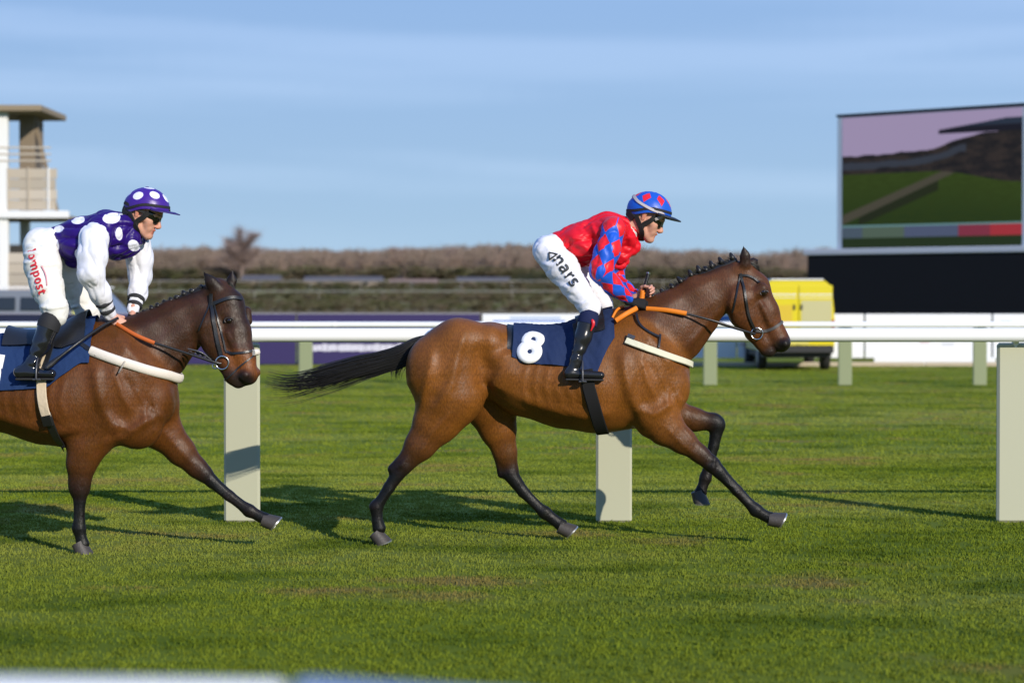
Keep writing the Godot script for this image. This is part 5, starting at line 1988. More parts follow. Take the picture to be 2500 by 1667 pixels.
func ground() -> void:
	var xs := []
	var x := 0.0
	var dx := 0.22
	while x < 2500.0:
		xs.append(x)
		if x > 9.0:
			dx *= 1.09
		x += dx
	var all := []
	for i in range(xs.size() - 1, 0, -1):
		all.append(-xs[i])
	all.append_array(xs)
	var zs := [400.0, 200.0, 100.0, 50.0, 30.0, 20.0, 14.0]
	var z := 10.0
	var dz := 0.22
	while z > -3500.0:
		zs.append(z)
		if z < -14.0:
			dz *= 1.035
		z -= dz
	var big := fnl(51, 0.22, 3)
	var small := fnl(52, 1.1, 3)
	var strip := fnl(53, 0.02, 2)
	var V := PackedVector3Array()
	var C := PackedColorArray()
	var I := PackedInt32Array()
	var w := all.size()
	for j in zs.size():
		for i in w:
			var px: float = all[i]
			var pz: float = zs[j]
			V.append(Vector3(px, land(px, pz), pz))
			var d := 14.0 - pz
			var c := turf_tone(px, pz, big, small)
			c = Color(c.r * 0.98, c.g * 0.98, c.b * 0.98)
			if d > 54.0:
				var k := strip.get_noise_2d(px * 0.08, d)
				var far := Color(0.135, 0.140, 0.040).lerp(Color(0.160, 0.122, 0.066), clampf(0.5 + 2.2 * k, 0, 1))
				if d > 205.0 and d < 262.0:
					far = far.lerp(Color(0.210, 0.180, 0.075), 0.7)
				if d > 330.0:
					far = Color(0.12, 0.094, 0.07)
				c = c.lerp(far, smoothstep(54.0, 75.0, d))
			C.append(c)
	for j in zs.size() - 1:
		for i in w - 1:
			var a := j * w + i
			I.append_array(PackedInt32Array([a, a + w, a + 1, a + 1, a + w, a + w + 1]))
	var arrays := []
	arrays.resize(Mesh.ARRAY_MAX)
	arrays[Mesh.ARRAY_VERTEX] = V
	arrays[Mesh.ARRAY_NORMAL] = normals(V, I)
	arrays[Mesh.ARRAY_COLOR] = C
	arrays[Mesh.ARRAY_INDEX] = I
	var m := ArrayMesh.new()
	m.add_surface_from_arrays(Mesh.PRIMITIVE_TRIANGLES, arrays)
	var gm := tinted("turf soil", 0.95, 0.15)
	tag(obj("ground", m, gm), "mown green turf of the race course running to the low hills", "ground", "", "structure")
	# grass
	var tufts := []
	for k in 3:
		var s := st()
		s.set_smooth_group(-1)
		for b in 9:
			var a := rng.randf() * TAU
			var r := sqrt(rng.randf()) * 0.045
			var p := Vector3(cos(a) * r, 0, sin(a) * r)
			var h := rng.randf_range(0.009, 0.021)
			var lean := Vector3(rng.randf_range(-1, 1), 0, rng.randf_range(-1, 1)) * h * 0.55
			var tw := rng.randf() * TAU
			var side := Vector3(cos(tw), 0, sin(tw)) * rng.randf_range(0.0022, 0.0042)
			var m1 := p + lean * 0.35 + Vector3(0, h * 0.6, 0)
			var top := p + lean + Vector3(0, h, 0)
			tri(s, p - side, m1 - side * 0.8, p + side)
			tri(s, p + side, m1 - side * 0.8, m1 + side * 0.8)
			tri(s, m1 - side * 0.8, top, m1 + side * 0.8)
		tufts.append(done(s))
	var blade := tinted("grass blades", 0.85, 0.08)
	blade.backlight_enabled = true
	blade.backlight = Color(0.35, 0.35, 0.35)
	var zones := [[6.5, -8.0, 6.2, 420.0], [-8.0, -24.0, 8.5, 90.0], [-24.0, -38.5, 11.0, 40.0]]
	for k in 3:
		var xf := []
		var cs := []
		for zn in zones:
			var cnt := int((zn[0] - zn[1]) * zn[2] * 2.0 * zn[3] / 3.0)
			for i in cnt:
				var px := rng.randf_range(-zn[2], zn[2])
				var pz := rng.randf_range(zn[1], zn[0])
				var t := turf_tone(px, pz, big, small)
				var v := rng.randf_range(0.90, 1.12)
				var sc: float = rng.randf_range(0.75, 1.2) * (1.0 if zn[3] > 200.0 else 1.35)
				xf.append(Transform3D(Basis(Vector3.UP, rng.randf() * TAU).scaled(Vector3(sc, sc * rng.randf_range(0.7, 1.1), sc)), Vector3(px, 0.0, pz)))
				cs.append(Color(t.r * v * 1.12, t.g * v * 1.12, t.b * v * 1.1))
		var mm := MultiMesh.new()
		mm.transform_format = MultiMesh.TRANSFORM_3D
		mm.use_colors = true
		mm.mesh = tufts[k]
		mm.instance_count = xf.size()
		for i in xf.size():
			mm.set_instance_transform(i, xf[i])
			mm.set_instance_color(i, cs[i])
		var o := MultiMeshInstance3D.new()
		o.name = numbered("grass")
		o.multimesh = mm
		tufts[k].surface_set_material(0, blade)
		o.material_override = blade
		add_child(o)
		tag(o, ["short racecourse grass growing over the track", "sparser longer grass blades on the track", "fine grass blades scattered on the track"][k], "grass", "", "stuff")


# one side of running rail: tube on top of flat posts
func running_rail(z: float, y: float, posts: Array, x0: float, x1: float, label: String, post_mat: Material) -> void:
	var white := mat("white rail plastic", Color(0.86, 0.865, 0.86), 0.38, 0.45)
	var rail := thing("running_rail", Vector3(0, 0, z), label, "rail")
	var x := x0
	var k := 0
	while x < x1 - 0.1:
		var e := minf(x + 7.9, x1)
		var s := st()
		tube(s, PackedVector3Array([Vector3(x, y, z), Vector3(x + 0.02, y, z), Vector3(e - 0.02, y, z), Vector3(e, y, z)]), [0.045, 0.048, 0.048, 0.045], 20)
		obj("rail_tube", done(s), white, rail)
		s = st()
		tube(s, PackedVector3Array([Vector3(e - 0.05, y, z), Vector3(e - 0.045, y, z), Vector3(e + 0.045, y, z), Vector3(e + 0.05, y, z)]), [0.047, 0.0505, 0.0505, 0.047], 20)
		obj("rail_joint", done(s), white, rail)
		x = e
		k += 1
	for px in posts:
		var s := st()
		box(s, Vector3(px, (y - 0.055) * 0.5, z - 0.09), Vector3(0.25, y - 0.055, 0.05), 0.016)
		var p := obj("post", done(s), post_mat, rail)
		s = st()
		tube(s, smooth([Vector3(px, y - 0.16, z - 0.09), Vector3(px, y - 0.06, z - 0.085), Vector3(px, y, z - 0.03)], 5), 0.026, 10)
		obj("bracket", done(s), white, p)


func rails() -> void:
	var pm := mat("weathered pale post plastic", Color(0.43, 0.43, 0.31), 0.55, 0.35)
	var near := []
	for k in range(-6, 7):
		near.append(0.71 + 2.68 * k)
	near[5] = -1.88
	near[7] = 3.50
	running_rail(-1.2, 1.304, near, -15.5, 16.1, "nearer white running rail passing right behind the two horses", pm)
	var far := []
	for k in range(-9, 9):
		far.append(3.57 + 2.43 * k)
	var pm2 := mat("pale far post plastic", Color(0.25, 0.28, 0.16), 0.55, 0.3)
	running_rail(-25.5, 1.10, far, -19.0, 24.0, "farther thin white running rail in front of the advertising boards", pm2)
	# the rail the photographer stands behind, right under the lens
	var rail := thing("running_rail", Vector3(0, 0, 11.7), "out-of-focus rail top at the very bottom edge, close to the camera", "rail")
	var d := 2.3
	var a := plot(-700, 1651, d)
	var b := plot(690, 1668, d)
	var c := plot(715, 1658, d)
	var e := plot(2600, 1790, d)
	for q in [a, b, c, e]:
		q.y -= 0.05
	var dn := Vector3(0, -0.05, 0)
	var s := st()
	tube(s, PackedVector3Array([a + dn, a.lerp(b, 0.99) + dn, b + dn]), [0.05, 0.05, 0.047], 20)
	obj("rail_tube", done(s), mat("white rail plastic", Color(0.8, 0.8, 0.77)), rail)
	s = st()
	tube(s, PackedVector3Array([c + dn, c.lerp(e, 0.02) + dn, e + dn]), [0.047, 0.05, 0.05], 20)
	obj("rail_tube", done(s), mat("shade blue rail plastic", Color(0.23, 0.31, 0.53), 0.4), rail)  # white rail in bluish shade, the shade put into this section's colour
	for x in [-0.9, 1.0]:
		obj("post", box_mesh(Vector3(x, 0.53, 11.66), Vector3(0.06, 1.06, 0.05), 0.012), mat("white rail plastic", Color(0.8, 0.8, 0.77)), rail)


func boards() -> void:
	var z := 14.0 - 52.0
	var purple := mat("purple board print", Color(0.036, 0.026, 0.100), 0.55, 0.35)
	var navy := mat("navy board print", Color(0.012, 0.016, 0.045), 0.55, 0.35)
	var white := mat("white board print", Color(0.74, 0.75, 0.78), 0.5, 0.35)
	var pale := mat("white band print", Color(0.58, 0.56, 0.64), 0.55, 0.35)
	var frame := mat("grey board edge", Color(0.32, 0.30, 0.36), 0.5)
	for k in 5:
		var x1 := -0.76 - 4.36 * k
		var x0 := x1 - 4.32
		var label: String = ["", "plain purple advertising board behind the following horse's muzzle", "dark navy advertising board behind the purple jockey's boots", "dark navy advertising board out past the viewing tower", "last dark navy advertising board of the row on the left"][k]
		if k == 0:
			label = "purple advertising board with a white band, behind the leading horse's tail"
		var b := thing("advertising_board", Vector3((x0 + x1) * 0.5, 0, z), label, "advertising board", "dark boards beyond the far rail")
		obj("panel", box_mesh(Vector3((x0 + x1) * 0.5, 0.61, z), Vector3(4.32, 1.18, 0.05), 0.006), navy if k >= 2 else purple, b)
		obj("top_edge", box_mesh(Vector3((x0 + x1) * 0.5, 1.215, z), Vector3(4.33, 0.022, 0.064), 0.004), frame, b)
		if k == 0:
			# the band is blurred past reading: a row of pale blocks
			var s := st()
			var x := x0 + 0.08
			while x < x1 - 1.2:
				var w := rng.randf_range(0.05, 0.16)
				box(s, Vector3(x + w * 0.5, 0.41 + rng.randf_range(-0.008, 0.008), z + 0.027), Vector3(w, rng.randf_range(0.13, 0.18), 0.004))
				x += w + rng.randf_range(0.0, 0.012)
			obj("band_print", done(s), pale, b)
		for q in 3:
			obj("leg", box_mesh(Vector3(x0 + 0.2 + q * 1.96, 0.55, z - 0.05), Vector3(0.05, 1.1, 0.04), 0.004), frame, b)
	for k in 6:
		var x0 := -0.70 + 3.02 * k
		var x1 := x0 + 2.98
		var label: String = ["white advertising board with a blue stripe, above the leading horse's croup", "white advertising board hidden mostly by the number 8 horse's back", "white advertising board with a short blue mark seen under the horse's throat", "white advertising board between the yellow van and the horse's jaw", "white advertising board below the left end of the black screen trailer", "white advertising board with a faint red mark at the right edge"][k]
		var b := thing("advertising_board", Vector3((x0 + x1) * 0.5, 0, z), label, "advertising board", "white boards beyond the far rail")
		obj("panel", box_mesh(Vector3((x0 + x1) * 0.5, 0.69, z), Vector3(2.98, 1.04, 0.05), 0.006), white, b)
		for q in 2:
			obj("leg", box_mesh(Vector3(x0 + 0.4 + q * 2.1, 0.1, z - 0.01), Vector3(0.06, 0.2, 0.05), 0.004), frame, b)
		var blue := mat("blue print", Color(0.02, 0.13, 0.52), 0.5)
		match k:
			0:
				obj("stripe", box_mesh(Vector3(x0 + 1.1, 1.03, z + 0.027), Vector3(1.7, 0.055, 0.004)), blue, b)
				obj("stripe", box_mesh(Vector3(x0 + 1.25, 1.115, z + 0.027), Vector3(1.2, 0.05, 0.004)), mat("pale blue print", Color(0.36, 0.46, 0.66), 0.5), b)
			1:
				obj("stripe", box_mesh(Vector3(x0 + 2.2, 1.05, z + 0.027), Vector3(0.9, 0.09, 0.004)), blue, b)
				obj("stripe", box_mesh(Vector3(x0 + 2.75, 1.11, z + 0.027), Vector3(0.35, 0.09, 0.004)), blue, b)
			_:
				for q in 5:
					var w := rng.randf_range(0.2, 0.5)
					obj("faint_print", box_mesh(Vector3(x0 + 0.3 + q * 0.55, rng.randf_range(0.35, 1.0), z + 0.027), Vector3(w, rng.randf_range(0.05, 0.12), 0.004)), mat(["grey print", "blue grey print", "pinkish print"][(q + k) % 3], [Color(0.56, 0.57, 0.62), Color(0.50, 0.56, 0.68), Color(0.62, 0.50, 0.54)][(q + k) % 3], 0.5), b)
				if k == 5:
					obj("red_print", box_mesh(Vector3(x0 + 0.3, 0.86, z + 0.0275), Vector3(1.6, 0.08, 0.004)), mat("dull red print", Color(0.42, 0.12, 0.16), 0.5), b)
	# low timber kerb and a white strip lying in front of it
	var kerb := mat("pale timber", Color(0.44, 0.37, 0.27), 0.8)
	var kb := thing("kerb_rail", Vector3(10, 0, z + 1.0), "pale timber kerb along the foot of the white boards", "kerb")
	for k in 6:
		obj("plank", box_mesh(Vector3(3.6 + k * 3.0 + 1.49, 0.05, z + 1.0), Vector3(2.98, 0.10, 0.06), 0.008), kerb, kb)
	tag(obj("ground_banner", box_mesh(Vector3(9.9, 0.10, z + 0.55), Vector3(2.85, 0.19, 0.05), 0.01), white), "low white banner lying at the foot of the white boards", "banner")


func tyre(s: SurfaceTool, mid: Vector3, r: float, w: float, axis: Vector3) -> void:
	var a := axis.normalized()
	tube(s, PackedVector3Array([mid - a * w * 0.5, mid - a * w * 0.42, mid + a * w * 0.42, mid + a * w * 0.5]), [r * 0.88, r, r, r * 0.88], 24)


func wheel(parent: Node3D, mid: Vector3, r: float, w: float, axis: Vector3) -> void:
	var s := st()
	tyre(s, mid, r, w, axis)
	var o := obj("wheel", done(s), mat("black tyre", Color(0.014, 0.014, 0.014), 0.85), parent)
	s = st()
	var a := axis.normalized()
	tube(s, PackedVector3Array([mid - a * w * 0.52, mid + a * w * 0.52]), r * 0.58, 18)
	obj("rim", done(s), mat("wheel grey", Color(0.24, 0.24, 0.25), 0.4), o)


func yellow_van() -> void:
	var d := 48.0
	var mid := plot(1948, 900, d)
	var x := mid.x
	var z := 14.0 - d
	var van := thing("van", Vector3(x, 0, z), "small yellow van parked in front of the white boards beyond the horse's nose", "van", "parked vans")
	var paint := mat("yellow van paint", Color(0.66, 0.54, 0.008), 0.3, 0.5)
	paint.clearcoat_enabled = true
	paint.clearcoat = 0.6
	paint.clearcoat_roughness = 0.1
	var dark := mat("black trim", Color(0.015, 0.015, 0.016), 0.5)
	var glass := mat("dark van glass", Color(0.02, 0.024, 0.028), 0.08, 0.6)
	var s := st()
	# body: profile across the van, swept front to back
	var prof := [Vector2(-0.80, 0.42), Vector2(-0.82, 0.60), Vector2(-0.82, 1.15), Vector2(-0.78, 1.55), Vector2(-0.72, 1.86), Vector2(-0.60, 1.96), Vector2(0.60, 1.96), Vector2(0.72, 1.86), Vector2(0.78, 1.55), Vector2(0.82, 1.15), Vector2(0.82, 0.60), Vector2(0.80, 0.42)]
	var stations := [[0.0, 0.955], [-0.06, 1.0], [-2.6, 1.0], [-3.0, 0.97], [-3.5, 0.62], [-4.1, 0.56], [-4.2, 0.50]]
	var rows := []
	for q in stations:
		var row := []
		for p in prof:
			var h: float = p.y if p.y < 1.0 else 1.0 + (p.y - 1.0) * clampf((q[1] - 0.5) / 0.45, 0.06, 1.0)
			row.append(Vector3(x + p.x * lerpf(1.0, q[1], 0.25), h, z + q[0]))
		rows.append(row)
	s.set_smooth_group(-1)
	for i in rows.size() - 1:
		for k in prof.size():
			var k2 := (k + 1) % prof.size()
			quad(s, rows[i][k], rows[i][k2], rows[i + 1][k2], rows[i + 1][k])
	for k in range(1, prof.size() - 1):
		tri(s, rows[0][0], rows[0][k + 1], rows[0][k])
		tri(s, rows[-1][0], rows[-1][k], rows[-1][k + 1])
	obj("body", done(s), paint, van)
	obj("roof_strip", box_mesh(Vector3(x, 1.985, z - 1.3), Vector3(1.16, 0.035, 2.5), 0.012), mat("white van trim", Color(0.75, 0.75, 0.74), 0.4), van)
	for i in 2:
		var sx := -0.39 + 0.78 * i
		var door := obj("rear_door", box_mesh(Vector3(x + sx, 1.18, z + 0.012), Vector3(0.74, 1.36, 0.03), 0.012), paint, van)
		obj("door_trim", box_mesh(Vector3(x + sx, 1.66, z + 0.030), Vector3(0.72, 0.024, 0.012), 0.004), mat("white van trim", Color(0.75, 0.75, 0.74), 0.4), door)
		obj("door_trim", box_mesh(Vector3(x + sx, 1.59, z + 0.030), Vector3(0.72, 0.014, 0.012), 0.004), mat("white van trim", Color(0.75, 0.75, 0.74), 0.4), door)
		obj("graphic", box_mesh(Vector3(x + sx + 0.02, 1.12, z + 0.029), Vector3(0.5 + 0.16 * i, 0.62 + 0.2 * i, 0.004)), mat(["warm yellow print", "pale mottled print"][i], [Color(0.60, 0.42, 0.02), Color(0.48, 0.44, 0.22)][i], 0.45), door)
		obj("handle", box_mesh(Vector3(x + sx * 0.2, 1.38, z + 0.036), Vector3(0.05, 0.12, 0.02), 0.006), dark, door)
		obj("tail_lamp", box_mesh(Vector3(x + (sx / 0.39) * 0.775, 0.98, z + 0.02), Vector3(0.06, 0.26, 0.035), 0.01), mat("red lamp plastic", Color(0.35, 0.02, 0.015), 0.2), van)
		var mx := x + (sx / 0.39) * 0.93
		obj("mirror", box_mesh(Vector3(mx, 1.33, z - 2.75), Vector3(0.12, 0.2, 0.08), 0.03), metal(), van)
		obj("side_window", box_mesh(Vector3(x + (sx / 0.39) * 0.79, 1.45, z - 2.45), Vector3(0.03, 0.42, 0.8), 0.01), glass, van)
		wheel(van, Vector3(x + (sx / 0.39) * 0.70, 0.30, z - 0.75), 0.30, 0.19, Vector3(1, 0, 0))
		wheel(van, Vector3(x + (sx / 0.39) * 0.70, 0.30, z - 3.35), 0.30, 0.19, Vector3(1, 0, 0))
	obj("bumper", box_mesh(Vector3(x, 0.46, z + 0.05), Vector3(1.56, 0.18, 0.12), 0.03), dark, van)
	obj("lower_panel", box_mesh(Vector3(x, 0.34, z - 2.0), Vector3(1.5, 0.12, 3.9), 0.02), dark, van)
	obj("number_plate", box_mesh(Vector3(x, 0.62, z + 0.033), Vector3(0.5, 0.10, 0.008), 0.003), mat("pale plate", Color(0.6, 0.52, 0.12), 0.4), van)


func silver_van() -> void:
	var z := 14.0 - 57.0
	var x0 := -14.2
	var x1 := -9.35
	var van := thing("van", Vector3((x0 + x1) * 0.5, 0, z), "silver blue van with a small yellow panel, parked behind the purple jockey's knees", "van", "parked vans")
	var paint := mat("silver blue paint", Color(0.17, 0.19, 0.23), 0.35, 0.5)
	var prof := [Vector2(x0, 0.45), Vector2(x0 + 0.02, 1.25), Vector2(x0 + 0.25, 1.74), Vector2(x0 + 0.5, 1.80), Vector2(x1 - 1.6, 1.80), Vector2(x1 - 1.35, 1.74), Vector2(x1 - 0.85, 1.20), Vector2(x1 - 0.12, 1.02), Vector2(x1, 0.75), Vector2(x1, 0.40)]
	var s := st()
	s.set_smooth_group(-1)
	var zz := [0.0, -0.06, -1.74, -1.8]
	var rows := []
	for i in 4:
		var row := []
		for p in prof:
			var pull := 0.03 if i == 0 or i == 3 else 0.0
			var lean := 0.14 * maxf(0.0, p.y - 1.2)
			row.append(Vector3(p.x, p.y - pull, z + zz[i] + (-lean if i < 2 else lean)))
		rows.append(row)
	for i in 3:
		for k in prof.size():
			var k2 := (k + 1) % prof.size()
			quad(s, rows[i][k], rows[i][k2], rows[i + 1][k2], rows[i + 1][k])
	for k in range(1, prof.size() - 1):
		tri(s, rows[0][0], rows[0][k + 1], rows[0][k])
		tri(s, rows[3][0], rows[3][k], rows[3][k + 1])
	obj("body", done(s), paint, van)
	obj("roof_bar", box_mesh(Vector3((x0 + x1) * 0.5 - 0.3, 1.86, z - 0.3), Vector3(3.4, 0.035, 0.035), 0.01), mat("white van trim", Color(0.75, 0.75, 0.74), 0.4), van)
	for k in 3:
		obj("window", box_mesh(Vector3(x0 + 0.85 + k * 1.05, 1.44, z - 0.045), Vector3(0.92, 0.34, 0.03), 0.01, Basis(Vector3(1, 0, 0), -0.14)), mat("dark van glass", Color(0.02, 0.024, 0.028), 0.08, 0.6), van)
	obj("yellow_panel", box_mesh(Vector3(-11.1, 1.10, z + 0.012), Vector3(0.6, 0.28, 0.02), 0.004), mat("bright yellow vinyl", Color(0.62, 0.62, 0.03), 0.4), van)
	obj("green_panel", box_mesh(Vector3(-12.6, 0.85, z + 0.012), Vector3(1.6, 0.16, 0.02), 0.004), mat("pale green vinyl", Color(0.28, 0.42, 0.22), 0.4), van)
	for wx in [x0 + 0.9, x1 - 0.95]:
		wheel(van, Vector3(wx, 0.34, z - 0.14), 0.34, 0.22, Vector3(0, 0, 1))
		wheel(van, Vector3(wx, 0.34, z - 1.66), 0.34, 0.22, Vector3(0, 0, 1))


func screen_picture() -> ImageTexture:
	var w := 384
	var h := 216
	var n := fnl(71, 0.03, 3)
	var im := Image.create_empty(w, h, false, Image.FORMAT_RGB8)
	for y in h:
		for x in w:
			var u := (x + 0.5) / w
			var v := (y + 0.5) / h
			var k := n.get_noise_2d(x * 0.5, y * 2.0)
			var c := Color(0.66, 0.60, 0.74)
			var trees := 0.30 - 0.10 * u * u - 0.06 * smoothstep(0.45, 0.75, u) + 0.012 * k
			if v > trees:
				c = Color(0.11, 0.105, 0.12).lerp(Color(0.21, 0.18, 0.17), clampf(0.5 + k * 1.2 + 0.6 * n.get_noise_2d(x * 3.0, y * 9.0), 0, 1))
				if v > trees + 0.05 and v < trees + 0.10 and u < 0.7:
					c = Color(0.22, 0.24, 0.29)
			if u > 0.55 and v > 0.07 and v < 0.16 and v > 0.16 - 0.08 * (u - 0.4) * 2.2:
				c = Color(0.17, 0.21, 0.28) if v < 0.115 else Color(0.10, 0.10, 0.15)
			var field := 0.435 + 0.10 * smoothstep(0.52, 1.0, u)
			if v > field:
				c = Color(0.225, 0.300, 0.10).lerp(Color(0.12, 0.20, 0.07), smoothstep(field, 0.9, v))
				c = c.lerp(Color(0.18, 0.24, 0.06), 0.5 + 0.5 * n.get_noise_2d(x, y * 6.0))
				var path := 0.80 - 0.42 * (u + 0.03) / 0.75
				if absf(v - path) < 0.022 + 0.014 * (1.0 - u) and u < 0.66:
					c = Color(0.30, 0.29, 0.24)
				elif v > path and v - path < 0.10 and u < 0.55 and u > 0.1:
					c = c.lerp(Color(0.12, 0.13, 0.09), 0.7)
			if v > 0.825 and v < 0.92:
				c = Color(0.30, 0.36, 0.42)
				if u > 0.12 and u < 0.36:
					c = Color(0.33, 0.40, 0.35)
				elif u < 0.66 and u >= 0.36:
					c = Color(0.32, 0.36, 0.47)
				elif u >= 0.66 and u < 0.83:
					c = Color(0.52, 0.20, 0.28)
				elif u >= 0.83:
					c = Color(0.66, 0.20, 0.24)
				if v < 0.838:
					c = Color(0.42, 0.58, 0.60)
			elif v >= 0.92:
				c = Color(0.14, 0.20, 0.10)
			im.set_pixel(x, y, c)
	return ImageTexture.create_from_image(im)


func big_screen() -> void:
	var a := Vector3(9.05, 0, 14.0 - 62.0)
	var dir := Vector3(4.3, 0, 3.7).normalized()
	var out := Vector3(-dir.z, 0, dir.x)       # towards the track
	if out.z < 0:
		out = -out
	var basis := Basis(dir, Vector3.UP, out)
	var black := mat("black trailer paint", Color(0.006, 0.006, 0.008), 0.6, 0.3)
	var silver := mat("pale silver paint", Color(0.44, 0.46, 0.52), 0.4)
	var tr := thing("screen_trailer", a + dir * 3.5, "long black trailer carrying the big video screen, behind the white boards", "trailer")
	obj("side_box", box_mesh(a + dir * 4.0 - out * 1.25 + Vector3(0, 1.84, 0), Vector3(9.8, 1.92, 2.4), 0.03, basis), black, tr)
	obj("deck_edge", box_mesh(a + dir * 3.95 - out * 1.25 + Vector3(0, 2.89, 0), Vector3(9.9, 0.17, 2.5), 0.02, basis), silver, tr)
	obj("chassis", box_mesh(a + dir * 4.0 - out * 1.25 + Vector3(0, 0.75, 0), Vector3(9.2, 0.22, 1.6), 0.02, basis), black, tr)
	for k in 3:
		for m in 2:
			wheel(tr, a + dir * (5.2 + k * 1.1) - out * (0.35 + m * 1.8) + Vector3(0, 0.46, 0), 0.46, 0.3, out)
	for k in 2:
		obj("support_leg", box_mesh(a + dir * (0.4 + k * 7.6) - out * 0.4 + Vector3(0, 0.45, 0), Vector3(0.14, 0.9, 0.14), 0.02, basis), silver, tr)
	var scr := thing("video_screen", a + dir * 2.9 + Vector3(0, 2.98, 0), "big outdoor video screen showing a green race course, raised on the black trailer", "screen")
	var mid := a + dir * 2.92 - out * 0.5 + Vector3(0, 4.82, 0)
	obj("casing", box_mesh(mid, Vector3(5.95, 3.74, 0.45), 0.03, basis), mat("pale casing", Color(0.40, 0.46, 0.54), 0.45), scr)
	obj("top_edge", box_mesh(mid + Vector3(0, 1.91, 0), Vector3(6.0, 0.07, 0.5), 0.015, basis), black, scr)
	var c := mid + out * 0.229
	var s := st()
	var hx := dir * 2.80
	var hy := Vector3(0, 1.84, 0)
	s.set_smooth_group(-1)
	var q := [c - hx + hy, c + hx + hy, c + hx - hy, c - hx - hy]
	var uv := [Vector2(0, 0), Vector2(1, 0), Vector2(1, 1), Vector2(0, 1)]
	for i in [0, 1, 2, 0, 2, 3]:
		s.set_uv(uv[i])
		s.add_vertex(q[i])
	var m := mat("lit screen", Color(0.01, 0.01, 0.01), 0.8, 0.08)
	m.emission_enabled = true
	m.emission = Color.WHITE
	m.emission_texture = screen_picture()
	m.emission_operator = BaseMaterial3D.EMISSION_OP_MULTIPLY
	m.emission_energy_multiplier = 0.80
	obj("screen_face", done(s), m, scr)


func tower() -> void:
	var z := 14.0 - 60.0
	var t := thing("viewing_tower", Vector3(-15, 0, z), "cream and white timber viewing tower at the left edge of the course", "tower")
	var white := mat("white painted timber", Color(0.74, 0.74, 0.72), 0.6)
	var cream := [mat("cream board a", Color(0.43, 0.37, 0.29), 0.75), mat("cream board b", Color(0.48, 0.42, 0.34), 0.75), mat("cream board c", Color(0.38, 0.33, 0.26), 0.75)]
	var brown := mat("brown roof timber", Color(0.25, 0.195, 0.125), 0.75)
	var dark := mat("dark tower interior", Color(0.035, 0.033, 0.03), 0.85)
	for x in [-13.86, -17.2]:
		for dz in [0.0, -2.6]:
			obj("column", box_mesh(Vector3(x, 3.32, z + dz), Vector3(0.26, 6.64, 0.22), 0.015), white, t)
	obj("roof", box_mesh(Vector3(-15.3, 6.73, z - 1.3), Vector3(5.1, 0.17, 3.4), 0.02), brown, t)
	obj("floor_beam", box_mesh(Vector3(-14.9, 3.86, z + 0.14), Vector3(5.7, 0.20, 0.16), 0.015), white, t)
	obj("floor", box_mesh(Vector3(-14.9, 3.80, z - 1.4), Vector3(5.5, 0.10, 2.9), 0.01), brown, t)
	obj("base_beam", box_mesh(Vector3(-14.7, 1.55, z + 0.14), Vector3(6.0, 0.19, 0.16), 0.015), white, t)
	obj("lower_floor", box_mesh(Vector3(-14.8, 1.50, z - 1.4), Vector3(5.7, 0.10, 2.9), 0.01), brown, t)
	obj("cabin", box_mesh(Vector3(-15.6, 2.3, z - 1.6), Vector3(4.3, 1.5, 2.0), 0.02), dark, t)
	obj("stair_box", box_mesh(Vector3(-13.45, 5.35, z - 1.6), Vector3(0.42, 2.6, 1.2), 0.02), mat("brown stair boards", Color(0.20, 0.155, 0.105), 0.8), t)
	obj("side_brace", box_mesh(Vector3(-12.95, 5.2, z - 1.2), Vector3(0.10, 3.0, 0.10), 0.01, Basis(Vector3(0, 0, 1), 0.24)), mat("brown stair boards", Color(0.20, 0.155, 0.105), 0.8), t)
	for k in 3:
		obj("hand_rail", box_mesh(Vector3(-14.9, 5.32 + 0.18 * k, z + 0.1), Vector3(4.7, 0.045, 0.05), 0.008), cream[1], t)
	for k in 4:
		obj("plank", box_mesh(Vector3(-14.85 + 0.03 * (k % 2), 4.12 + 0.285 * k, z + 0.06 + 0.006 * (k % 3)), Vector3(4.85, 0.272, 0.03), 0.008), cream[k % 3], t)
	for k in 4:
		obj("plank", box_mesh(Vector3(-14.9 + 0.02 * (k % 2), 1.81 + 0.29 * k, z + 0.06 + 0.006 * (k % 3)), Vector3(4.9, 0.277, 0.03), 0.008), cream[(k + 1) % 3], t)
	for k in 9:
		obj("baluster", box_mesh(Vector3(-12.62 - k * 0.55, 4.56, z + 0.10), Vector3(0.05, 1.16, 0.04), 0.006), white if k % 3 == 0 else cream[0], t)
	for k in 7:
		obj("step", box_mesh(Vector3(-17.9 - 0.28 * k, 1.4 - 0.2 * k, z - 1.2), Vector3(0.3, 0.05, 1.0), 0.008), brown, t)


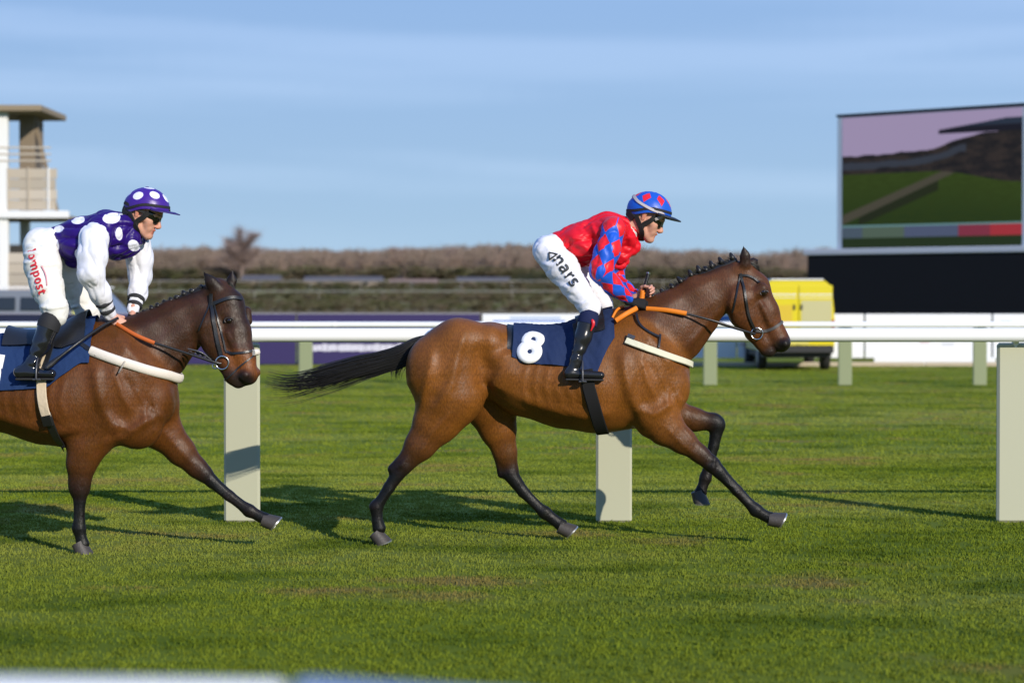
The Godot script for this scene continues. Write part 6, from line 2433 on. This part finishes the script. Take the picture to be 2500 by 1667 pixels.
# bare winter tree: trunk, limbs and a haze of twigs
func bare_tree_mesh(sd: int, h: float, twigs: int, sides: int, thick: float) -> ArrayMesh:
	var r := RandomNumberGenerator.new()
	r.seed = sd
	var s := st()
	tube(s, PackedVector3Array([Vector3.ZERO, Vector3(0.02, 0.2, 0) * h, Vector3(-0.01, 0.45, 0.01) * h, Vector3(0.01, 0.75, 0) * h]), [0.028 * h, 0.022 * h, 0.015 * h, 0.004 * h], sides, 1.0, false)
	var limbs := []
	for i in 9:
		var y := r.randf_range(0.18, 0.62) * h
		var a := r.randf() * TAU
		var out := Vector3(cos(a), r.randf_range(0.5, 1.3), sin(a)).normalized()
		var l := r.randf_range(0.25, 0.42) * h * (1.1 - 0.5 * y / h)
		var p := Vector3(0, y, 0)
		var mid := p + out * l * 0.5 + Vector3(0, 0.02 * h, 0)
		var end := p + out * l + Vector3(0, 0.06 * h, 0)
		tube(s, PackedVector3Array([p, mid, end]), [0.011 * h, 0.007 * h, 0.002 * h], sides, 1.0, false)
		limbs.append([p, mid, end])
	limbs.append([Vector3(0, 0.5, 0) * h, Vector3(0, 0.65, 0) * h, Vector3(0, 0.85, 0) * h])
	s.set_smooth_group(-1)
	for i in twigs:
		var L: Array = limbs[r.randi() % limbs.size()]
		var t := r.randf()
		var p: Vector3 = (L[0] as Vector3).lerp(L[1], t * 2.0) if t < 0.5 else (L[1] as Vector3).lerp(L[2], t * 2.0 - 1.0)
		var dir := Vector3(r.randf_range(-1, 1), r.randf_range(-0.15, 1.2), r.randf_range(-1, 1)).normalized()
		var l := r.randf_range(0.08, 0.22) * h
		var side := dir.cross(Vector3(r.randf_range(-1, 1), r.randf_range(-1, 1), r.randf_range(-1, 1))).normalized() * thick * h
		tri(s, p - side, p + dir * l, p + side)
	return done(s)


func scatter(called: String, m: Mesh, mt: Material, places: Array, colors: Array, label: String, category: String) -> void:
	var mm := MultiMesh.new()
	mm.transform_format = MultiMesh.TRANSFORM_3D
	mm.use_colors = true
	mm.mesh = m
	m.surface_set_material(0, mt)
	mm.instance_count = places.size()
	for i in places.size():
		mm.set_instance_transform(i, places[i])
		mm.set_instance_color(i, colors[i])
	var o := MultiMeshInstance3D.new()
	o.name = numbered(called)
	o.multimesh = mm
	o.material_override = mt
	add_child(o)
	tag(o, label, category, "", "stuff")


func countryside() -> void:
	var bark := tinted("bare twigs", 0.9, 0.2)
	var meshes := [bare_tree_mesh(81, 1.0, 420, 4, 0.0045), bare_tree_mesh(82, 1.0, 420, 4, 0.0045), bare_tree_mesh(83, 1.0, 380, 4, 0.005)]
	var lumps := fnl(88, 0.018, 3)
	for k in 3:
		var pl := []
		var cs := []
		for i in 1700:
			var d := 345.0 + 190.0 * pow(rng.randf(), 0.8)
			var x := rng.randf_range(-0.36, 0.36) * d
			var z := 14.0 - d
			var h := rng.randf_range(4.2, 5.6)
			h *= 1.0 + 0.42 * lumps.get_noise_2d(x, z * 0.6)
			pl.append(Transform3D(Basis(Vector3.UP, rng.randf() * TAU).scaled(Vector3(h * 1.25, h, h * 1.25)), Vector3(x, land(x, z) - 0.2, z)))
			var t := rng.randf()
			cs.append(Color(0.290, 0.208, 0.158).lerp(Color(0.232, 0.182, 0.132), t) * rng.randf_range(0.9, 1.1))
		scatter("woodland", meshes[k], bark, pl, cs, ["bare brown winter woodland covering the low ridge", "bare grey-brown trees mixed through the ridge wood", "thin twiggy trees along the wooded ridge"][k], "woodland")
	# undergrowth and hedges between the fields
	var bush := bare_tree_mesh(84, 1.0, 300, 3, 0.012)
	var pl := []
	var cs := []
	for row in [[338.0, 2.0, 700], [300.0, 0.8, 600], [268.0, 0.9, 600], [236.0, 0.6, 500], [206.0, 0.8, 600], [160.0, 0.5, 500], [128.0, 0.5, 400]]:
		for i in row[2]:
			var d: float = row[0] + rng.randf_range(-6.0, 6.0)
			var x := rng.randf_range(-0.34, 0.34) * d
			var z := 14.0 - d
			var h: float = row[1] * rng.randf_range(0.7, 1.5)
			pl.append(Transform3D(Basis(Vector3.UP, rng.randf() * TAU).scaled(Vector3(h * 3.5, h, h * 2.2)), Vector3(x, land(x, z) - 0.05, z)))
			cs.append(Color(0.170, 0.130, 0.085).lerp(Color(0.115, 0.120, 0.050), rng.randf()) * rng.randf_range(0.8, 1.1))
	scatter("hedgerow_growth", bush, bark, pl, cs, "low brown hedges dividing the far fields", "hedge")
	# one large tree standing above the ridge
	var tx := plot(585, 731, 332.0)
	var ty := land(tx.x, tx.z)
	for e in [[tx, 8.8, 1.05, "large bare tree standing above the ridge between the two jockeys"], [plot(965, 731, 400.0), 5.2, 1.2, "small bare tree on the skyline above the purple board"], [plot(1105, 731, 410.0), 4.4, 1.3, "lowest bare tree on the skyline just right of its neighbour"]]:
		var p: Vector3 = e[0]
		p.y = land(p.x, p.z) - 0.1
		var h: float = e[1]
		var t := thing("bare_tree", p, e[3], "tree", "bare trees on the skyline")
		var s := st()
		tube(s, PackedVector3Array([p, p + Vector3(0.1, 0.25 * h, 0), p + Vector3(0, 0.6 * h, 0)]), [0.05 * h, 0.035 * h, 0.012 * h], 8)
		obj("trunk", done(s), mat("bare tree bark", Color(0.10, 0.078, 0.062), 0.9), t)
		var crown := bare_tree_mesh(60 + int(h), 1.0, 5200, 5, 0.0026)
		var o := obj("crown", crown, mat("bare tree twigs", Color(0.29, 0.215, 0.185), 0.9), t)
		o.transform = Transform3D(Basis().scaled(Vector3(h * 1.35 * e[2], h * 1.08, h * 1.35 * e[2])), Vector3.ZERO)
	# dark evergreens
	for e in [[1318, 300.0, 2.6, 4.5, "dark evergreen clump on the field edge behind the leading jockey's knee"], [815, 215.0, 1.5, 4.2, "dark green bush on the field between the two jockeys"], [1270, 310.0, 1.8, 3.0, "smaller dark evergreen left of the evergreen clump"]]:
		var p := plot(e[0], 731, e[1])
		p.y = land(p.x, p.z)
		var b := thing("evergreen_bush", p, e[4], "bush", "evergreens on the far fields")
		var s := st()
		s.set_smooth_group(-1)
		for i in 1500:
			var q := Vector3(rng.randfn(0, 0.38), 0, rng.randfn(0, 0.38))
			q.y = absf(rng.randfn(0, 0.42)) * exp(-q.length_squared())
			if q.length() > 1.1:
				continue
			var c := p + Vector3(q.x * e[3], q.y * e[2] * 1.2, q.z * e[3])
			var d1 := Vector3(rng.randf_range(-1, 1), rng.randf_range(-1, 1), rng.randf_range(-1, 1)) * 0.14
			var d2 := Vector3(rng.randf_range(-1, 1), rng.randf_range(-1, 1), rng.randf_range(-1, 1)) * 0.14
			tri(s, c, c + d1, c + d2)
		obj("foliage", done(s), mat("dark evergreen", Color(0.022, 0.034, 0.012), 0.8), b)
		s = st()
		tube(s, PackedVector3Array([p, p + Vector3(0, e[2] * 0.5, 0)]), 0.08, 6)
		obj("trunk", done(s), mat("bare tree bark", Color(0.10, 0.078, 0.062), 0.9), b)
	# long low farm buildings
	for e in [[840, 292.0, 10.0, 1.5, "long low farm building with a blue-grey roof on the far field"], [1180, 300.0, 7.0, 1.35, "short farm building with a blue-grey roof right of the long one"], [1010, 286.0, 6.0, 1.2, "low building with a rust-coloured roof between the blue-grey roofs"], [640, 300.0, 5.0, 1.6, "small farm shed behind the ears of the following horse"]]:
		var p := plot(e[0], 731, e[1])
		p.y = land(p.x, p.z) - 0.1
		var L: float = e[2]
		var h: float = e[3]
		var b := thing("farm_building", p, e[4], "farm building", "farm buildings on the far fields")
		obj("wall", box_mesh(p + Vector3(0, h * 0.3, 0), Vector3(L, h * 0.6, 5.0)), mat("dull render", Color(0.26, 0.215, 0.175), 0.8), b)
		var s := st()
		s.set_smooth_group(-1)
		var y0 := p.y + h * 0.6
		var y1 := p.y + h
		var x0 := p.x - L * 0.52
		var x1 := p.x + L * 0.52
		quad(s, Vector3(x0, y0, p.z + 2.8), Vector3(x0, y1, p.z), Vector3(x1, y1, p.z), Vector3(x1, y0, p.z + 2.8))
		quad(s, Vector3(x0, y1, p.z), Vector3(x0, y0, p.z - 2.8), Vector3(x1, y0, p.z - 2.8), Vector3(x1, y1, p.z))
		tri(s, Vector3(x0, y0, p.z + 2.8), Vector3(x0, y0, p.z - 2.8), Vector3(x0, y1, p.z))
		tri(s, Vector3(x1, y0, p.z - 2.8), Vector3(x1, y0, p.z + 2.8), Vector3(x1, y1, p.z))
		obj("roof", done(s), mat("rust roof", Color(0.24, 0.13, 0.085), 0.8) if h < 1.3 else mat("slate roof", Color(0.125, 0.118, 0.125), 0.9, 0.1), b)
		for k in 3:
			obj("window", box_mesh(p + Vector3(L * (-0.3 + 0.3 * k), h * 0.34, 2.51), Vector3(0.8, h * 0.25, 0.06)), mat("dark window", Color(0.03, 0.035, 0.04), 0.2), b)
	# white rails across the far side of the course
	for e in [[205.0, 1.0, 0.05, "distant white rail crossing the far side of the course"], [262.0, 1.2, 0.06, "most distant white rail, below the wooded ridge"]]:
		var d: float = e[0]
		var r := thing("far_rail", Vector3(0, 0, 14.0 - d), e[3], "rail", "white rails far across the course")
		var s := st()
		var pts := PackedVector3Array()
		for k in 41:
			var x := -60.0 + 3.0 * k
			pts.append(Vector3(x, land(x, 14.0 - d) + e[1], 14.0 - d))
		tube(s, pts, e[2] * 0.6, 6)
		obj("rail_tube", done(s), mat("grey white rail", Color(0.33, 0.32, 0.30)), r)
		for k in 21:
			var x := -60.0 + 6.0 * k
			obj("post", box_mesh(Vector3(x, land(x, 14.0 - d) + e[1] * 0.5, 14.0 - d), Vector3(0.05, e[1], 0.05)), mat("grey white rail", Color(0.33, 0.32, 0.30)), r)


# ---------------------------------------------------------------- camera, light, assembly
func sky_wisps() -> ImageTexture:
	var n := fnl(95, 0.020, 4)
	var m := fnl(96, 0.012, 3)
	var w := 2048
	var h := 1024
	var im := Image.create_empty(w, h, false, Image.FORMAT_RGBAF)
	for y in h:
		var el := 90.0 - 180.0 * (y + 0.5) / h
		if el < -2.0:
			break
		for x in range(0, w, 4):
			var a := TAU * (x + 0.5) / w
			var tilt := el * 30.0 + 26.0 * sin(a * 3.0 + 1.0)
			var k := n.get_noise_3d(cos(a) * 75.0, tilt, sin(a) * 75.0)
			var q := m.get_noise_3d(cos(a) * 60.0 + 30.0, el * 9.0, sin(a) * 60.0)
			var t := clampf((k + 0.06) * 2.0, 0.0, 1.0) * clampf(q * 1.2 + 0.55, 0.0, 1.0)
			t *= 0.35 + 0.65 * smoothstep(-1.0, 3.0, el)
			im.fill_rect(Rect2i(x, y, 4, 1), Color(0.92, 0.92, 1.0, t * 0.095))
	return ImageTexture.create_from_image(im)


func _ready() -> void:
	rng.seed = 20240
	var cam := Camera3D.new()
	cam.name = "camera"
	cam.position = Vector3(0, EYE, 14.0)
	cam.rotation = Vector3(-atan((833.5 - HORIZON) / LENS), 0, 0)
	cam.fov = rad_to_deg(2.0 * atan(833.5 / LENS))
	cam.near = 0.1
	cam.far = 6000.0
	add_child(cam)
	var lens := CameraAttributesPhysical.new()
	lens.frustum_focal_length = 24.0 / (2.0 * 833.5 / LENS)
	lens.frustum_focus_distance = 14.0
	lens.exposure_aperture = 2.2
	lens.frustum_near = 0.1
	lens.frustum_far = 6000.0
	cam.attributes = lens
	var env := Environment.new()
	env.background_mode = Environment.BG_SKY
	var sky := ProceduralSkyMaterial.new()
	sky.sky_top_color = Color(0.150, 0.335, 0.840).linear_to_srgb()
	sky.sky_horizon_color = Color(0.420, 0.605, 0.770).linear_to_srgb()
	sky.sky_curve = 0.15
	sky.ground_bottom_color = Color(0.09, 0.11, 0.05).linear_to_srgb()
	sky.ground_horizon_color = Color(0.30, 0.36, 0.36).linear_to_srgb()
	sky.sun_angle_max = 12.0
	sky.sky_cover = sky_wisps()
	env.sky = Sky.new()
	env.sky.sky_material = sky
	env.tonemap_mode = Environment.TONE_MAPPER_LINEAR
	env.tonemap_exposure = 1.0
	env.sdfgi_enabled = true
	env.ssao_enabled = true
	env.ssil_enabled = true
	var we := WorldEnvironment.new()
	we.name = "environment"
	we.environment = env
	add_child(we)
	var sun := DirectionalLight3D.new()
	sun.name = "sun"
	sun.light_energy = 1.5
	sun.light_color = Color(1.0, 0.965, 0.905)
	sun.light_angular_distance = 0.5
	sun.shadow_enabled = true
	sun.look_at_from_position(Vector3(0.64, 0.52, 1.0), Vector3.ZERO)
	add_child(sun)
	ground()
	countryside()
	big_screen()
	tower()
	boards()
	yellow_van()
	silver_van()
	rails()
	var h1 := horse_one()
	var h2 := horse_two()
	tack_one(h1)
	tack_two(h2)
	jockey_one(h1)
	jockey_two(h2)
